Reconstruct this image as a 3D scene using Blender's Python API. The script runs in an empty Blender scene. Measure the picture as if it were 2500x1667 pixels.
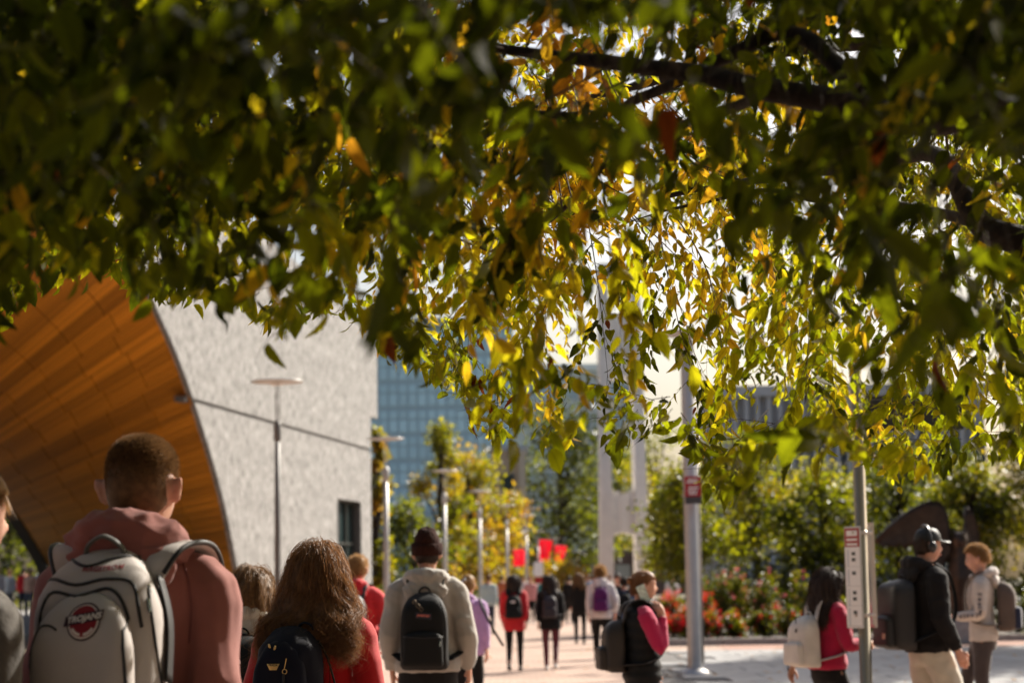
import bpy, bmesh, math, random
import numpy as np
from mathutils import Vector, Matrix, noise
from mathutils.bvhtree import BVHTree

random.seed(7)
RNG = np.random.default_rng(11)
R = math.radians
scene = bpy.context.scene
COL = scene.collection

# ------------------------------------------------------------------ camera
LENS, SENSOR = 70.0, 36.0
F = LENS / SENSOR * 2500.0            # focal length in photo pixels (2500 wide)
TILT, ROLL, EYE = math.atan(590.0 / F), 0.015, 1.5
cam_data = bpy.data.cameras.new('camera')
cam_data.lens, cam_data.sensor_width = LENS, SENSOR
cam_data.clip_start, cam_data.clip_end = 0.05, 3000
cam_data.dof.use_dof = True
cam_data.dof.focus_distance = 7.0
cam_data.dof.aperture_fstop = 3.5
cam_data.dof.aperture_blades = 9
camera = bpy.data.objects.new('camera', cam_data)
CAM3 = Matrix.Rotation(R(90) + TILT, 3, 'X') @ Matrix.Rotation(-ROLL, 3, 'Z')
camera.matrix_world = Matrix.Translation((0, 0, EYE)) @ CAM3.to_4x4()
COL.objects.link(camera)
scene.camera = camera

# ------------------------------------------------------------------ light
SUN_AZ, SUN_EL = R(43), R(36)         # azimuth to the right of the view (+Y), elevation
SUN_DIR = Vector((math.sin(SUN_AZ) * math.cos(SUN_EL), math.cos(SUN_AZ) * math.cos(SUN_EL), math.sin(SUN_EL)))
world = bpy.data.worlds.new('World')
scene.world = world
world.use_nodes = True
wn = world.node_tree
bg = wn.nodes['Background']
sky = wn.nodes.new('ShaderNodeTexSky')
sky.sky_type = 'NISHITA'
sky.sun_disc = False
sky.sun_elevation = SUN_EL
sky.sun_rotation = SUN_AZ
sky.air_density, sky.dust_density, sky.ozone_density = 1.0, 5.0, 1.0
wn.links.new(sky.outputs[0], bg.inputs[0])
bg.inputs[1].default_value = 0.075
sun_data = bpy.data.lights.new('sun', 'SUN')
sun_data.energy = 5.0
sun_data.angle = R(0.5)
sun_data.color = (1.0, 0.93, 0.82)
sun = bpy.data.objects.new('sun', sun_data)
sun.rotation_euler = SUN_DIR.to_track_quat('Z', 'Y').to_euler()
COL.objects.link(sun)

vs = scene.view_settings
vs.view_transform, vs.look, vs.gamma, vs.use_curve_mapping = 'Standard', 'None', 1.0, False
vs.exposure = 1.12
cy = scene.cycles
cy.use_denoising = True
cy.max_bounces, cy.diffuse_bounces, cy.glossy_bounces = 8, 4, 2
cy.transmission_bounces, cy.transparent_max_bounces = 6, 6
cy.sample_clamp_indirect = 6.0


# ------------------------------------------------------------------ placing
def ray(px, py):
    return CAM3 @ Vector(((px - 1250.0) / F, -(py - 833.5) / F, -1.0))


def P(px, py, depth):
    """World point seen at a photo pixel at a given distance along +Y."""
    d = ray(px, py)
    return Vector((0, 0, EYE)) + d * (depth / d.y)


def proj(p):
    v = CAM3.transposed() @ (Vector(p) - Vector((0, 0, EYE)))
    return 1250.0 + F * v.x / -v.z, 833.5 - F * v.y / -v.z


def gx(px, depth):
    """x of a thing standing on the ground, seen around the horizon."""
    return P(px, 1423 - ROLL * (px - 1250), depth).x


# ------------------------------------------------------------------ objects
def setp(o, label=None, cat=None, group=None, kind=None):
    if label: o['label'] = label
    if cat: o['category'] = cat
    if group: o['group'] = group
    if kind: o['kind'] = kind
    return o


def link(name, me, mat=None, parent=None):
    o = bpy.data.objects.new(name, me)
    COL.objects.link(o)
    if mat is not None and len(me.materials) == 0:
        me.materials.append(mat)
    if parent is not None:
        o.parent = parent
    return o


def thing(name, label, cat, loc=(0, 0, 0), rz=0.0, group=None, scale=1.0):
    o = bpy.data.objects.new(name, None)
    o.empty_display_size = 0.2
    COL.objects.link(o)
    o.location = loc
    o.rotation_euler = (0, 0, rz)
    o.scale = (scale,) * 3
    return setp(o, label, cat, group)


def bm_mesh(name, bm, smooth=False):
    me = bpy.data.meshes.new(name)
    bmesh.ops.recalc_face_normals(bm, faces=bm.faces)
    bm.to_mesh(me)
    bm.free()
    if smooth:
        me.polygons.foreach_set('use_smooth', [True] * len(me.polygons))
    return me


def np_mesh(name, verts, faces_flat, loop_tot, smooth=True):
    """Fast mesh from numpy: verts (n,3), flat corner indices, corners per face."""
    me = bpy.data.meshes.new(name)
    verts = np.asarray(verts, np.float32)
    me.vertices.add(len(verts))
    me.vertices.foreach_set('co', verts.ravel())
    faces_flat = np.asarray(faces_flat, np.int32).ravel()
    loop_tot = np.asarray(loop_tot, np.int32)
    me.loops.add(len(faces_flat))
    me.loops.foreach_set('vertex_index', faces_flat)
    me.polygons.add(len(loop_tot))
    me.polygons.foreach_set('loop_start', np.concatenate([[0], np.cumsum(loop_tot)[:-1]]).astype(np.int32))
    me.polygons.foreach_set('loop_total', loop_tot)
    if smooth:
        me.polygons.foreach_set('use_smooth', np.ones(len(loop_tot), bool))
    me.update(calc_edges=True)
    return me


def box(bm, x0, x1, y0, y1, z0, z1, bevel=0.0):
    r = bmesh.ops.create_cube(bm, size=1.0, matrix=Matrix.Translation(((x0 + x1) / 2, (y0 + y1) / 2, (z0 + z1) / 2))
                              @ Matrix.Diagonal((x1 - x0, y1 - y0, z1 - z0, 1)))
    if bevel:
        es = list({e for v in r['verts'] for e in v.link_edges})
        bmesh.ops.bevel(bm, geom=es, offset=bevel, segments=2, affect='EDGES')


def box_part(name, dims, mat, parent=None, bevel=0.0):
    bm = bmesh.new()
    box(bm, *dims, bevel=bevel)
    return link(name, bm_mesh(name, bm), mat, parent)


def lathe(bm, prof, n=24, center=(0, 0, 0)):
    """prof: list of (radius, z)."""
    c = Vector(center)
    rings = []
    for r, z in prof:
        rings.append([bm.verts.new(c + Vector((r * math.cos(2 * math.pi * i / n), r * math.sin(2 * math.pi * i / n), z))) for i in range(n)])
    for a, b in zip(rings, rings[1:]):
        for i in range(n):
            bm.faces.new((a[i], a[(i + 1) % n], b[(i + 1) % n], b[i]))
    for rg in (rings[0], rings[-1]):
        try: bm.faces.new(rg)
        except ValueError: pass


def frames(pts):
    """Parallel-transport frames along a polyline."""
    pts = [Vector(p) for p in pts]
    T = []
    for i in range(len(pts)):
        a = pts[max(i - 1, 0)]; b = pts[min(i + 1, len(pts) - 1)]
        t = (b - a)
        T.append(t.normalized() if t.length > 1e-9 else Vector((0, 0, 1)))
    up = Vector((1, 0, 0)) if abs(T[0].x) < 0.8 else Vector((0, 1, 0))
    n = (up - T[0] * up.dot(T[0])).normalized()
    out = []
    for t in T:
        n = (n - t * n.dot(t))
        n = n.normalized() if n.length > 1e-9 else t.orthogonal().normalized()
        out.append((t, n, t.cross(n)))
    return pts, out


def tube(bm, pts, rads, n=8, up=None):
    """Tapering tube; rads: number or (a, b) per point."""
    pts, fr = frames(pts)
    if up is not None:
        up = Vector(up)
        fr2 = []
        for t, a, b in fr:
            a = up - t * up.dot(t)
            a = a.normalized() if a.length > 1e-6 else t.orthogonal().normalized()
            fr2.append((t, a, t.cross(a)))
        fr = fr2
    rings = []
    for i, p in enumerate(pts):
        r = rads[i] if isinstance(rads, (list, tuple)) else rads
        ra, rb = r if isinstance(r, (tuple, list)) else (r, r)
        t, u, v = fr[i]
        rings.append([bm.verts.new(p + u * (ra * math.cos(2 * math.pi * k / n)) + v * (rb * math.sin(2 * math.pi * k / n))) for k in range(n)])
    for a, b in zip(rings, rings[1:]):
        for k in range(n):
            bm.faces.new((a[k], a[(k + 1) % n], b[(k + 1) % n], b[k]))
    bm.faces.new(list(reversed(rings[0])))
    bm.faces.new(rings[-1])


def smooth_path(pts, k=4):
    """Catmull-Rom resampling."""
    pts = [Vector(p) for p in pts]
    out = []
    for i in range(len(pts) - 1):
        p0 = pts[max(i - 1, 0)]; p1 = pts[i]; p2 = pts[i + 1]; p3 = pts[min(i + 2, len(pts) - 1)]
        for j in range(k):
            t = j / k
            out.append(0.5 * ((2 * p1) + (p2 - p0) * t + (2 * p0 - 5 * p1 + 4 * p2 - p3) * t * t + (3 * p1 - p0 - 3 * p2 + p3) * t ** 3))
    out.append(pts[-1])
    return out


def interp(vals, k=4):
    out = []
    for i in range(len(vals) - 1):
        for j in range(k):
            t = j / k
            a, b = vals[i], vals[i + 1]
            out.append(tuple(x + (y - x) * t for x, y in zip(a, b)) if isinstance(a, tuple) else a + (b - a) * t)
    out.append(vals[-1])
    return out


def ellipsoid(bm, c, r, rot=None, seg=16, rings=10):
    M = Matrix.Translation(c)
    if rot is not None: M = M @ rot.to_4x4()
    bmesh.ops.create_uvsphere(bm, u_segments=seg, v_segments=rings, radius=1.0, matrix=M @ Matrix.Diagonal((*r, 1)))


_WORK = bpy.data.scenes.new('workshop')        # empty side scene: modifiers are worked out here, removed at the end
def evaluated(o):
    """Mesh of an object after its modifiers."""
    _WORK.collection.objects.link(o)
    vl = _WORK.view_layers[0]
    vl.update()
    dg = vl.depsgraph
    out = bpy.data.meshes.new_from_object(o.evaluated_get(dg), depsgraph=dg)
    bpy.data.objects.remove(o)
    return out


def remesh(bm, voxel, smooth=3, name='m'):
    """Weld overlapping closed pieces into one continuous surface."""
    me = bpy.data.meshes.new('tmp')
    bmesh.ops.recalc_face_normals(bm, faces=bm.faces)
    bm.to_mesh(me); bm.free()
    o = bpy.data.objects.new('tmp', me)
    m = o.modifiers.new('r', 'REMESH'); m.mode = 'VOXEL'; m.voxel_size = voxel; m.use_smooth_shade = True
    if smooth:
        s = o.modifiers.new('s', 'SMOOTH'); s.factor = 0.5; s.iterations = smooth
    out = evaluated(o)
    out.name = name
    bpy.data.meshes.remove(me)
    out.polygons.foreach_set('use_smooth', [True] * len(out.polygons))
    return out


def noise3(p):
    p = Vector(p)
    return Vector((noise.noise(p), noise.noise(p + Vector((31.4, 7.1, 2.2))), noise.noise(p + Vector((5.7, 19.3, 41.8)))))


def co_of(me):
    a = np.empty(len(me.vertices) * 3, np.float32)
    me.vertices.foreach_get('co', a)
    return a.reshape(-1, 3)


def folds(me, amp, freq=(7, 7, 12), seed=0.0, ridged=True):
    """Cloth creases: push vertices along their normals by stretched noise."""
    n = len(me.vertices)
    co = co_of(me)
    nr = np.empty(n * 3, np.float32); me.vertex_normals.foreach_get('vector', nr); nr = nr.reshape(-1, 3)
    f = np.empty(n, np.float32)
    nz, nv = noise.noise, noise3
    for i, (x, y, z) in enumerate(co.tolist()):
        w = nv((x * 3 + seed, y * 3, z * 3))
        q = Vector((x * freq[0] + seed * 3.1 + w.x * .5, y * freq[1] + w.y * .5, (z + 0.35 * x) * freq[2] + w.z * .5))
        v = nz(q)
        if ridged: v = 0.75 - 1.7 * abs(v) ** .7
        f[i] = 0.7 * v + 0.3 * nz(q * 2.3)
    me.vertices.foreach_set('co', (co + nr * (amp * f)[:, None]).ravel())
    me.update()


def join_meshes(name, meshes):
    bm = bmesh.new()
    for m in meshes:
        bm.from_mesh(m)
        bpy.data.meshes.remove(m)
    me = bpy.data.meshes.new(name)
    bm.to_mesh(me); bm.free()
    me.polygons.foreach_set('use_smooth', [True] * len(me.polygons))
    return me


# ------------------------------------------------------------------ materials
MATS = {}
def mat(name, col, rough=0.7, spec=0.4, metal=0.0, var=0.0, vscale=8.0, bump=0.0, bscale=40.0, sheen=0.0, sss=0.0,
        stretch=(1, 1, 1), objvar=0.0, transl=0.0, coat=0.0, bdist=0.02):
    if name in MATS: return MATS[name]
    m = bpy.data.materials.new(name)
    m.use_nodes = True
    nt = m.node_tree; N = nt.nodes; L = nt.links
    b = N['Principled BSDF']
    b.inputs['Base Color'].default_value = (*col, 1)
    b.inputs['Roughness'].default_value = rough
    b.inputs['Specular IOR Level'].default_value = spec
    b.inputs['Metallic'].default_value = metal
    if sheen: 
        b.inputs['Sheen Weight'].default_value = sheen
        b.inputs['Sheen Roughness'].default_value = 0.5
    if coat: b.inputs['Coat Weight'].default_value = coat
    if sss:
        b.inputs['Subsurface Weight'].default_value = sss
        b.inputs['Subsurface Radius'].default_value = (0.02, 0.006, 0.003)
        b.inputs['Subsurface Scale'].default_value = 0.6
    tc = None
    if var or bump:
        tc = N.new('ShaderNodeTexCoord')
        mp = N.new('ShaderNodeMapping'); mp.inputs['Scale'].default_value = stretch
        L.new(tc.outputs['Object'], mp.inputs[0])
    last = None
    if var:
        nz = N.new('ShaderNodeTexNoise'); nz.inputs['Scale'].default_value = vscale; nz.inputs['Detail'].default_value = 5
        L.new(mp.outputs[0], nz.inputs[0])
        mr = N.new('ShaderNodeMapRange')
        mr.inputs['From Min'].default_value, mr.inputs['From Max'].default_value = 0.25, 0.75
        mr.inputs['To Min'].default_value, mr.inputs['To Max'].default_value = 1 - var, 1 + var
        L.new(nz.outputs[0], mr.inputs[0])
        last = mr.outputs[0]
    if objvar:
        oi = N.new('ShaderNodeObjectInfo')
        mr = N.new('ShaderNodeMapRange')
        mr.inputs['To Min'].default_value, mr.inputs['To Max'].default_value = 1 - objvar, 1 + objvar
        L.new(oi.outputs['Random'], mr.inputs[0])
        if last is None: last = mr.outputs[0]
        else:
            mu = N.new('ShaderNodeMath'); mu.operation = 'MULTIPLY'
            L.new(last, mu.inputs[0]); L.new(mr.outputs[0], mu.inputs[1]); last = mu.outputs[0]
    if last is not None:
        vm = N.new('ShaderNodeVectorMath'); vm.operation = 'SCALE'
        vm.inputs[0].default_value = col
        L.new(last, vm.inputs['Scale'])
        L.new(vm.outputs[0], b.inputs['Base Color'])
    if bump:
        nb = N.new('ShaderNodeTexNoise'); nb.inputs['Scale'].default_value = bscale; nb.inputs['Detail'].default_value = 6
        L.new(mp.outputs[0], nb.inputs[0])
        bp = N.new('ShaderNodeBump'); bp.inputs['Strength'].default_value = bump; bp.inputs['Distance'].default_value = bdist
        L.new(nb.outputs[0], bp.inputs['Height']); L.new(bp.outputs[0], b.inputs['Normal'])
    if transl:
        tr = N.new('ShaderNodeBsdfTranslucent'); tr.inputs[0].default_value = (*[min(1, c * 1.6) for c in col], 1)
        mx = N.new('ShaderNodeMixShader'); mx.inputs[0].default_value = transl
        L.new(b.outputs[0], mx.inputs[1]); L.new(tr.outputs[0], mx.inputs[2])
        L.new(mx.outputs[0], N['Material Output'].inputs[0])
    MATS[name] = m
    return m


def fabric(name, col, var=0.12, sheen=0.25, bump=0.25, bscale=350.0, rough=0.85):
    return mat(name, col, rough=rough, spec=0.2, var=var, vscale=9, bump=bump, bscale=bscale, sheen=sheen, bdist=0.004)


def leaf_material(name, stops, trans_gain=1.0, tfac=0.5, rough=0.6, spec=.10):
    """Thin leaf: reflects and lets light through; colour picked by the 'tint' attribute of each leaf."""
    m = bpy.data.materials.new(name); m.use_nodes = True
    nt = m.node_tree; N = nt.nodes; L = nt.links
    b = N['Principled BSDF']
    at = N.new('ShaderNodeAttribute'); at.attribute_name = 'tint'
    def ramp(cols):
        r = N.new('ShaderNodeValToRGB')
        el = r.color_ramp.elements
        while len(el) < len(cols): el.new(0.5)
        for e, (pos, c) in zip(el, cols):
            e.position = pos; e.color = (*c, 1)
        L.new(at.outputs['Fac'], r.inputs[0])
        return r
    rr = ramp([(p, c) for p, c, t in stops])
    rt = ramp([(p, tuple(min(1.0, x * trans_gain) for x in t)) for p, c, t in stops])
    tc = N.new('ShaderNodeTexCoord')
    nz = N.new('ShaderNodeTexNoise'); nz.inputs['Scale'].default_value = 60; nz.inputs['Detail'].default_value = 4
    L.new(tc.outputs['Object'], nz.inputs[0])
    mr = N.new('ShaderNodeMapRange'); mr.inputs['From Min'].default_value = .3; mr.inputs['From Max'].default_value = .7
    mr.inputs['To Min'].default_value = .75; mr.inputs['To Max'].default_value = 1.2
    L.new(nz.outputs[0], mr.inputs[0])
    ra = N.new('ShaderNodeAttribute'); ra.attribute_name = 'rib'
    mm = N.new('ShaderNodeMath'); mm.operation = 'MULTIPLY'
    rb = N.new('ShaderNodeMapRange'); rb.inputs['From Max'].default_value = .25
    rb.inputs['To Min'].default_value = .72; rb.inputs['To Max'].default_value = 1.0
    L.new(ra.outputs['Fac'], rb.inputs[0]); L.new(rb.outputs[0], mm.inputs[0]); L.new(mr.outputs[0], mm.inputs[1])
    def scaled(r):
        v = N.new('ShaderNodeVectorMath'); v.operation = 'SCALE'
        L.new(r.outputs[0], v.inputs[0]); L.new(mm.outputs[0], v.inputs['Scale'])
        return v.outputs[0]
    L.new(scaled(rr), b.inputs['Base Color'])
    b.inputs['Roughness'].default_value = rough
    b.inputs['Specular IOR Level'].default_value = spec
    tr = N.new('ShaderNodeBsdfTranslucent'); L.new(scaled(rt), tr.inputs[0])
    mx = N.new('ShaderNodeMixShader'); mx.inputs[0].default_value = tfac
    L.new(b.outputs[0], mx.inputs[1]); L.new(tr.outputs[0], mx.inputs[2])
    L.new(mx.outputs[0], N['Material Output'].inputs[0])
    return m


def add_attr(me, name, vals):
    a = me.attributes.new(name, 'FLOAT', 'POINT')
    a.data.foreach_set('value', np.asarray(vals, np.float32))

def empty_part(name, parent):
    o = bpy.data.objects.new(name, None); COL.objects.link(o); o.parent = parent
    return o

# ================================================================== SETTING
def brick_material(name, c1, c2, mortar, scale, bw=0.5, rh=0.25):
    m = mat(name, c1, rough=0.85, spec=0.2)
    nt = m.node_tree; N = nt.nodes; L = nt.links; b = N['Principled BSDF']
    tc = N.new('ShaderNodeTexCoord')
    br = N.new('ShaderNodeTexBrick')
    br.inputs['Color1'].default_value = (*c1, 1); br.inputs['Color2'].default_value = (*c2, 1)
    br.inputs['Mortar'].default_value = (*mortar, 1)
    br.inputs['Scale'].default_value = scale; br.inputs['Mortar Size'].default_value = 0.012
    br.inputs['Brick Width'].default_value = bw; br.inputs['Row Height'].default_value = rh
    L.new(tc.outputs['Object'], br.inputs[0])
    nz = N.new('ShaderNodeTexNoise'); nz.inputs['Scale'].default_value = 0.5; nz.inputs['Detail'].default_value = 6
    L.new(tc.outputs['Object'], nz.inputs[0])
    mr = N.new('ShaderNodeMapRange'); mr.inputs['From Min'].default_value = .3; mr.inputs['From Max'].default_value = .7
    mr.inputs['To Min'].default_value = .8; mr.inputs['To Max'].default_value = 1.15
    L.new(nz.outputs[0], mr.inputs[0])
    v = N.new('ShaderNodeVectorMath'); v.operation = 'SCALE'
    L.new(br.outputs[0], v.inputs[0]); L.new(mr.outputs[0], v.inputs['Scale'])
    L.new(v.outputs[0], b.inputs['Base Color'])
    bp = N.new('ShaderNodeBump'); bp.inputs['Strength'].default_value = .4; bp.inputs['Distance'].default_value = .004
    L.new(br.outputs['Fac'], bp.inputs['Height']); bp.invert = True
    L.new(bp.outputs[0], b.inputs['Normal'])
    return m


M_EARTH = mat('earth', (0.10, 0.085, 0.05), 0.95, var=0.3, vscale=0.8, bump=0.4, bscale=6)
M_BRICKPAVE = brick_material('brick_paving', (0.42, 0.30, 0.235), (0.34, 0.235, 0.185), (0.20, 0.16, 0.14), 2.4)
M_BRICKRED = brick_material('red_brick_paving', (0.36, 0.20, 0.15), (0.30, 0.17, 0.13), (0.28, 0.22, 0.19), 2.4)
M_SLAB = mat('pale_concrete_slab', (0.26, 0.255, 0.25), 0.8, var=0.25, vscale=2.5, bump=0.15, bscale=60, objvar=0.13)
M_KERB = mat('granite_kerb', (0.33, 0.31, 0.29), 0.8, var=0.2, vscale=9, bump=0.2, bscale=50)
M_STEEL = mat('brushed_steel', (0.48, 0.44, 0.40), 0.42, 0.5, metal=0.85, var=0.08, vscale=5)
M_STEELWARM = mat('painted_bronze_pole', (0.30, 0.245, 0.165), 0.38, 0.5, metal=0.75, var=0.08, vscale=5)
M_POLE = mat('galvanised_pole', (0.42, 0.41, 0.40), 0.5, 0.5, metal=0.5, var=0.1, vscale=5)
M_DARKMETAL = mat('dark_metal', (0.03, 0.03, 0.032), 0.45, 0.5, metal=0.3)
M_WHITEPAINT = mat('white_paint', (0.78, 0.77, 0.74), 0.5)
M_REDPAINT = mat('red_paint', (0.30, 0.008, 0.014), 0.6)
M_CONC = mat('tower_concrete', (0.70, 0.66, 0.62), 0.85, var=0.1, vscale=0.7, bump=0.2, bscale=20)


def sheet(name, pts, z, m):
    bm = bmesh.new()
    f = bm.faces.new([bm.verts.new((x, y, z)) for x, y in pts])
    bmesh.ops.triangulate(bm, faces=[f])
    return setp(link(name, bm_mesh(name, bm), m), kind='structure')


setp(sheet('ground', [(-700, -60), (700, -60), (700, 1200), (-700, 1200)], 0.0, M_EARTH), 'bare earth and planting ground under the whole campus')
setp(sheet('brick_path', [(-7.5, -20), (30, -20), (30, 30), (16, 47), (4.2, 47), (4.0, 62), (9, 80), (14, 215), (2, 215), (-2.6, 110), (-4.9, 74), (-9.6, 50), (-14, 25)], 0.004, M_BRICKPAVE),
     'sunlit pink brick walkway leading to the tower')
sheet('red_brick_band', [(4.6, 43.2), (20, 42.6), (20, 46.6), (4.6, 46.6)], 0.008, M_BRICKRED)

# pale slabs on the right of the walk, each slab a piece of the pavement
pave = setp(sheet('slab_pavement', [(1.9, 27.0), (16.0, 27.0), (16.0, 43.0), (2.9, 43.0)], 0.008, mat('slab_bed', (0.10, 0.095, 0.09), 0.9)),
            'pale grey stone slab pavement beside the flower bed')
SL = 1.22
bm = bmesh.new(); box(bm, 0.012, SL - 0.012, 0.012, SL - 0.012, 0, 0.022, bevel=0.004)
slab_me = bm_mesh('slab', bm); slab_me.materials.append(M_SLAB)
for j in range(13):
    for i in range(12):
        x, y = 1.95 + i * SL + (0.5 * SL if j % 2 else 0), 27.05 + j * SL
        if x + SL > 16.0 or x < 1.9 + (y - 27) * 0.062: continue
        s = link('slab', slab_me, None, pave)
        s.location = (x, y, 0.010 + random.uniform(-.001, .001))

# ------------------------------------------------------------------ library with the timber vault
WALL_A = Vector((gx(905, 75), 75, 0)); WTH = R(8.8)
WU = Vector((-math.sin(WTH), -math.cos(WTH), 0)); WN = Vector((math.cos(WTH), -math.sin(WTH), 0))
def W(u, z, off=0.0):
    """Point on the library wall: u metres back towards the viewer, off metres behind the face."""
    p = WALL_A + WU * u - WN * off
    return Vector((p.x, p.y, z))

lib = thing('library_building', 'pale rough stone library with a curved orange timber entrance vault', 'building', W(0, 0))
lib_inv = Matrix.Translation(lib.location).inverted()
def stone_material():
    m = mat('split_stone', (0.5, 0.49, 0.47), 0.9, spec=0.2)
    nt = m.node_tree; N = nt.nodes; L = nt.links; b = N['Principled BSDF']
    tc = N.new('ShaderNodeTexCoord')
    rot = N.new('ShaderNodeMapping'); rot.inputs['Rotation'].default_value = (0, 0, WTH)
    L.new(tc.outputs['Object'], rot.inputs[0])
    def noi(sc, scale, det=4):
        mp = N.new('ShaderNodeMapping'); mp.inputs['Scale'].default_value = sc
        L.new(rot.outputs[0], mp.inputs[0])
        n = N.new('ShaderNodeTexNoise'); n.inputs['Scale'].default_value = scale; n.inputs['Detail'].default_value = det
        n.inputs['Roughness'].default_value = .65
        L.new(mp.outputs[0], n.inputs[0]); return n
    a = noi((1, 1.0, .16), 20.0, 8)      # vertical cleft marks
    c = noi((1, 1, 1), 1.4)
    v = N.new('ShaderNodeTexVoronoi'); v.inputs['Scale'].default_value = 5.0
    mp = N.new('ShaderNodeMapping'); mp.inputs['Scale'].default_value = (1, 1.2, .35)
    L.new(rot.outputs[0], mp.inputs[0]); L.new(mp.outputs[0], v.inputs[0])
    cr = N.new('ShaderNodeValToRGB')
    cr.color_ramp.elements[0].position = .36; cr.color_ramp.elements[0].color = (.055, .054, .053, 1)
    cr.color_ramp.elements[1].position = .58; cr.color_ramp.elements[1].color = (.36, .352, .342, 1)
    L.new(a.outputs[0], cr.inputs[0])
    mr = N.new('ShaderNodeMapRange'); mr.inputs['From Min'].default_value = .3; mr.inputs['From Max'].default_value = .7
    mr.inputs['To Min'].default_value = .82; mr.inputs['To Max'].default_value = 1.12
    L.new(c.outputs[0], mr.inputs[0])
    s = N.new('ShaderNodeVectorMath'); s.operation = 'SCALE'
    L.new(cr.outputs[0], s.inputs[0]); L.new(mr.outputs[0], s.inputs['Scale'])
    L.new(s.outputs[0], b.inputs['Base Color'])
    ad = N.new('ShaderNodeMath'); ad.operation = 'ADD'
    L.new(a.outputs[0], ad.inputs[0]); L.new(v.outputs['Distance'], ad.inputs[1])
    bp = N.new('ShaderNodeBump'); bp.inputs['Strength'].default_value = .9; bp.inputs['Distance'].default_value = .06
    L.new(ad.outputs[0], bp.inputs['Height']); L.new(bp.outputs[0], b.inputs['Normal'])
    return m
M_STONE = stone_material()
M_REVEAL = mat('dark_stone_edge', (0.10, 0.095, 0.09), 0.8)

front_half = [(16.5, 0), (16.75, .7), (17.25, 1.7), (18.42, 3.47), (19.29, 4.46), (20.39, 5.51), (21.6, 6.57), (23.09, 7.7), (24.52, 8.54), (25.96, 9.38), (28.4, 10.05), (30.6, 10.6), (33.0, 10.9)]
back_half = [(7.6, 0), (7.8, .9), (8.11, 1.78), (8.76, 2.47), (9.85, 3.1), (10.92, 3.76), (12.35, 4.39), (14.2, 5.15), (16.3, 5.86), (18.8, 6.3), (21.6, 6.54), (24.0, 6.7)]

def resample(pts, n):
    a = np.array(pts, float); d = np.r_[0, np.cumsum(np.hypot(*np.diff(a, axis=0).T))]
    t = np.linspace(0, d[-1], n)
    return np.c_[np.interp(t, d, a[:, 0]), np.interp(t, d, a[:, 1])]
NT, NS = 72, 6
FR, BK = resample(front_half, NT + 1), resample(back_half, NT + 1)
def smooth_curve(a, it=4):
    for _ in range(it):
        b = a.copy(); b[1:-1] = .25 * a[:-2] + .5 * a[1:-1] + .25 * a[2:]; a = b
    return a
FR, BK = smooth_curve(FR), smooth_curve(BK)

def wall_panel(name, uz, thick=0.06, m=M_STONE, parent=lib, off=0.0):
    bm = bmesh.new()
    f = bm.faces.new([bm.verts.new(lib_inv @ W(u, z, off)) for u, z in uz])
    r = bmesh.ops.extrude_face_region(bm, geom=[f])
    bmesh.ops.translate(bm, verts=[e for e in r['geom'] if isinstance(e, bmesh.types.BMVert)], vec=-WN * thick)
    bmesh.ops.triangulate(bm, faces=[g for g in bm.faces if len(g.verts) > 4])
    return link(name, bm_mesh(name, bm), m, parent)

low = [tuple(p) for p in FR if p[1] < 6.50]
up = [tuple(p) for p in FR if p[1] > 6.64]
mirror = [(66.0 - u, z) for u, z in reversed(up)]
uz_low_end = 21.5
wall_panel('stone_panel', [(-.2, 0), (1.5, 0), (1.5, 6.52), (-.2, 6.52)])
wall_panel('stone_panel', [(1.503, 4.55), (5.097, 4.55), (5.097, 6.52), (1.503, 6.52)])
wall_panel('stone_panel', [(5.1, 0)] + low + [(uz_low_end, 6.52), (5.1, 6.52)])
wall_panel('window_reveal', [(5.1, 0), (5.14, 0), (5.14, 4.59), (1.46, 4.59), (1.46, 0), (1.5, 0), (1.5, 4.55), (5.1, 4.55)], .4, M_REVEAL, off=.061)
wall_panel('stone_panel', [(-.2, 6.62), (21.66, 6.62)] + up + mirror[1:] + [(44.34, 6.62), (60, 6.62), (60, 16.2), (-1.35, 11.05), (-1.35, 7.85), (-.2, 7.85)])
wall_panel('stone_panel', [(66 - u, z) for u, z in reversed(low)][::1] + [(60, 0), (60, 6.52), (44.5, 6.52)])
wall_panel('joint_recess', [(-.15, 6.5), (21.9, 6.5), (21.9, 6.64), (-.15, 6.64)], 0.3, M_REVEAL, off=0.06)
# return wall, roof edge
bm = bmesh.new()
for a, b, c, d in (((-.2, 0), (-.2, 7.86), .46, 9.6), ((-1.35, 7.87), (-1.35, 11.0), .02, 9.6)):
    vs4 = [bm.verts.new(lib_inv @ W(*q, o)) for q, o in ((a, c), (b, c), (b, d), (a, d))]
    bm.faces.new(vs4)
link('return_wall', bm_mesh('return_wall', bm), M_STONE, lib)
bm = bmesh.new()
bm.faces.new([bm.verts.new(lib_inv @ W(u, z, o)) for u, z, o in ((-1.3, 11.0, .1), (60, 16.1, .1), (60, 16.1, 9.6), (-1.3, 11.0, 9.6))])
link('roof', bm_mesh('roof', bm), M_REVEAL, lib)
# far (inner) wall of the vaulted passage
wall_panel('rear_wall', [(-.2, 0)] + [tuple(p) for p in BK] + [(48 - u, z) for u, z in reversed([tuple(q) for q in BK])][1:] + [(60, 0), (60, 16.0), (-.2, 11.0)], 0.4, M_REVEAL, off=9.25)

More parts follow.
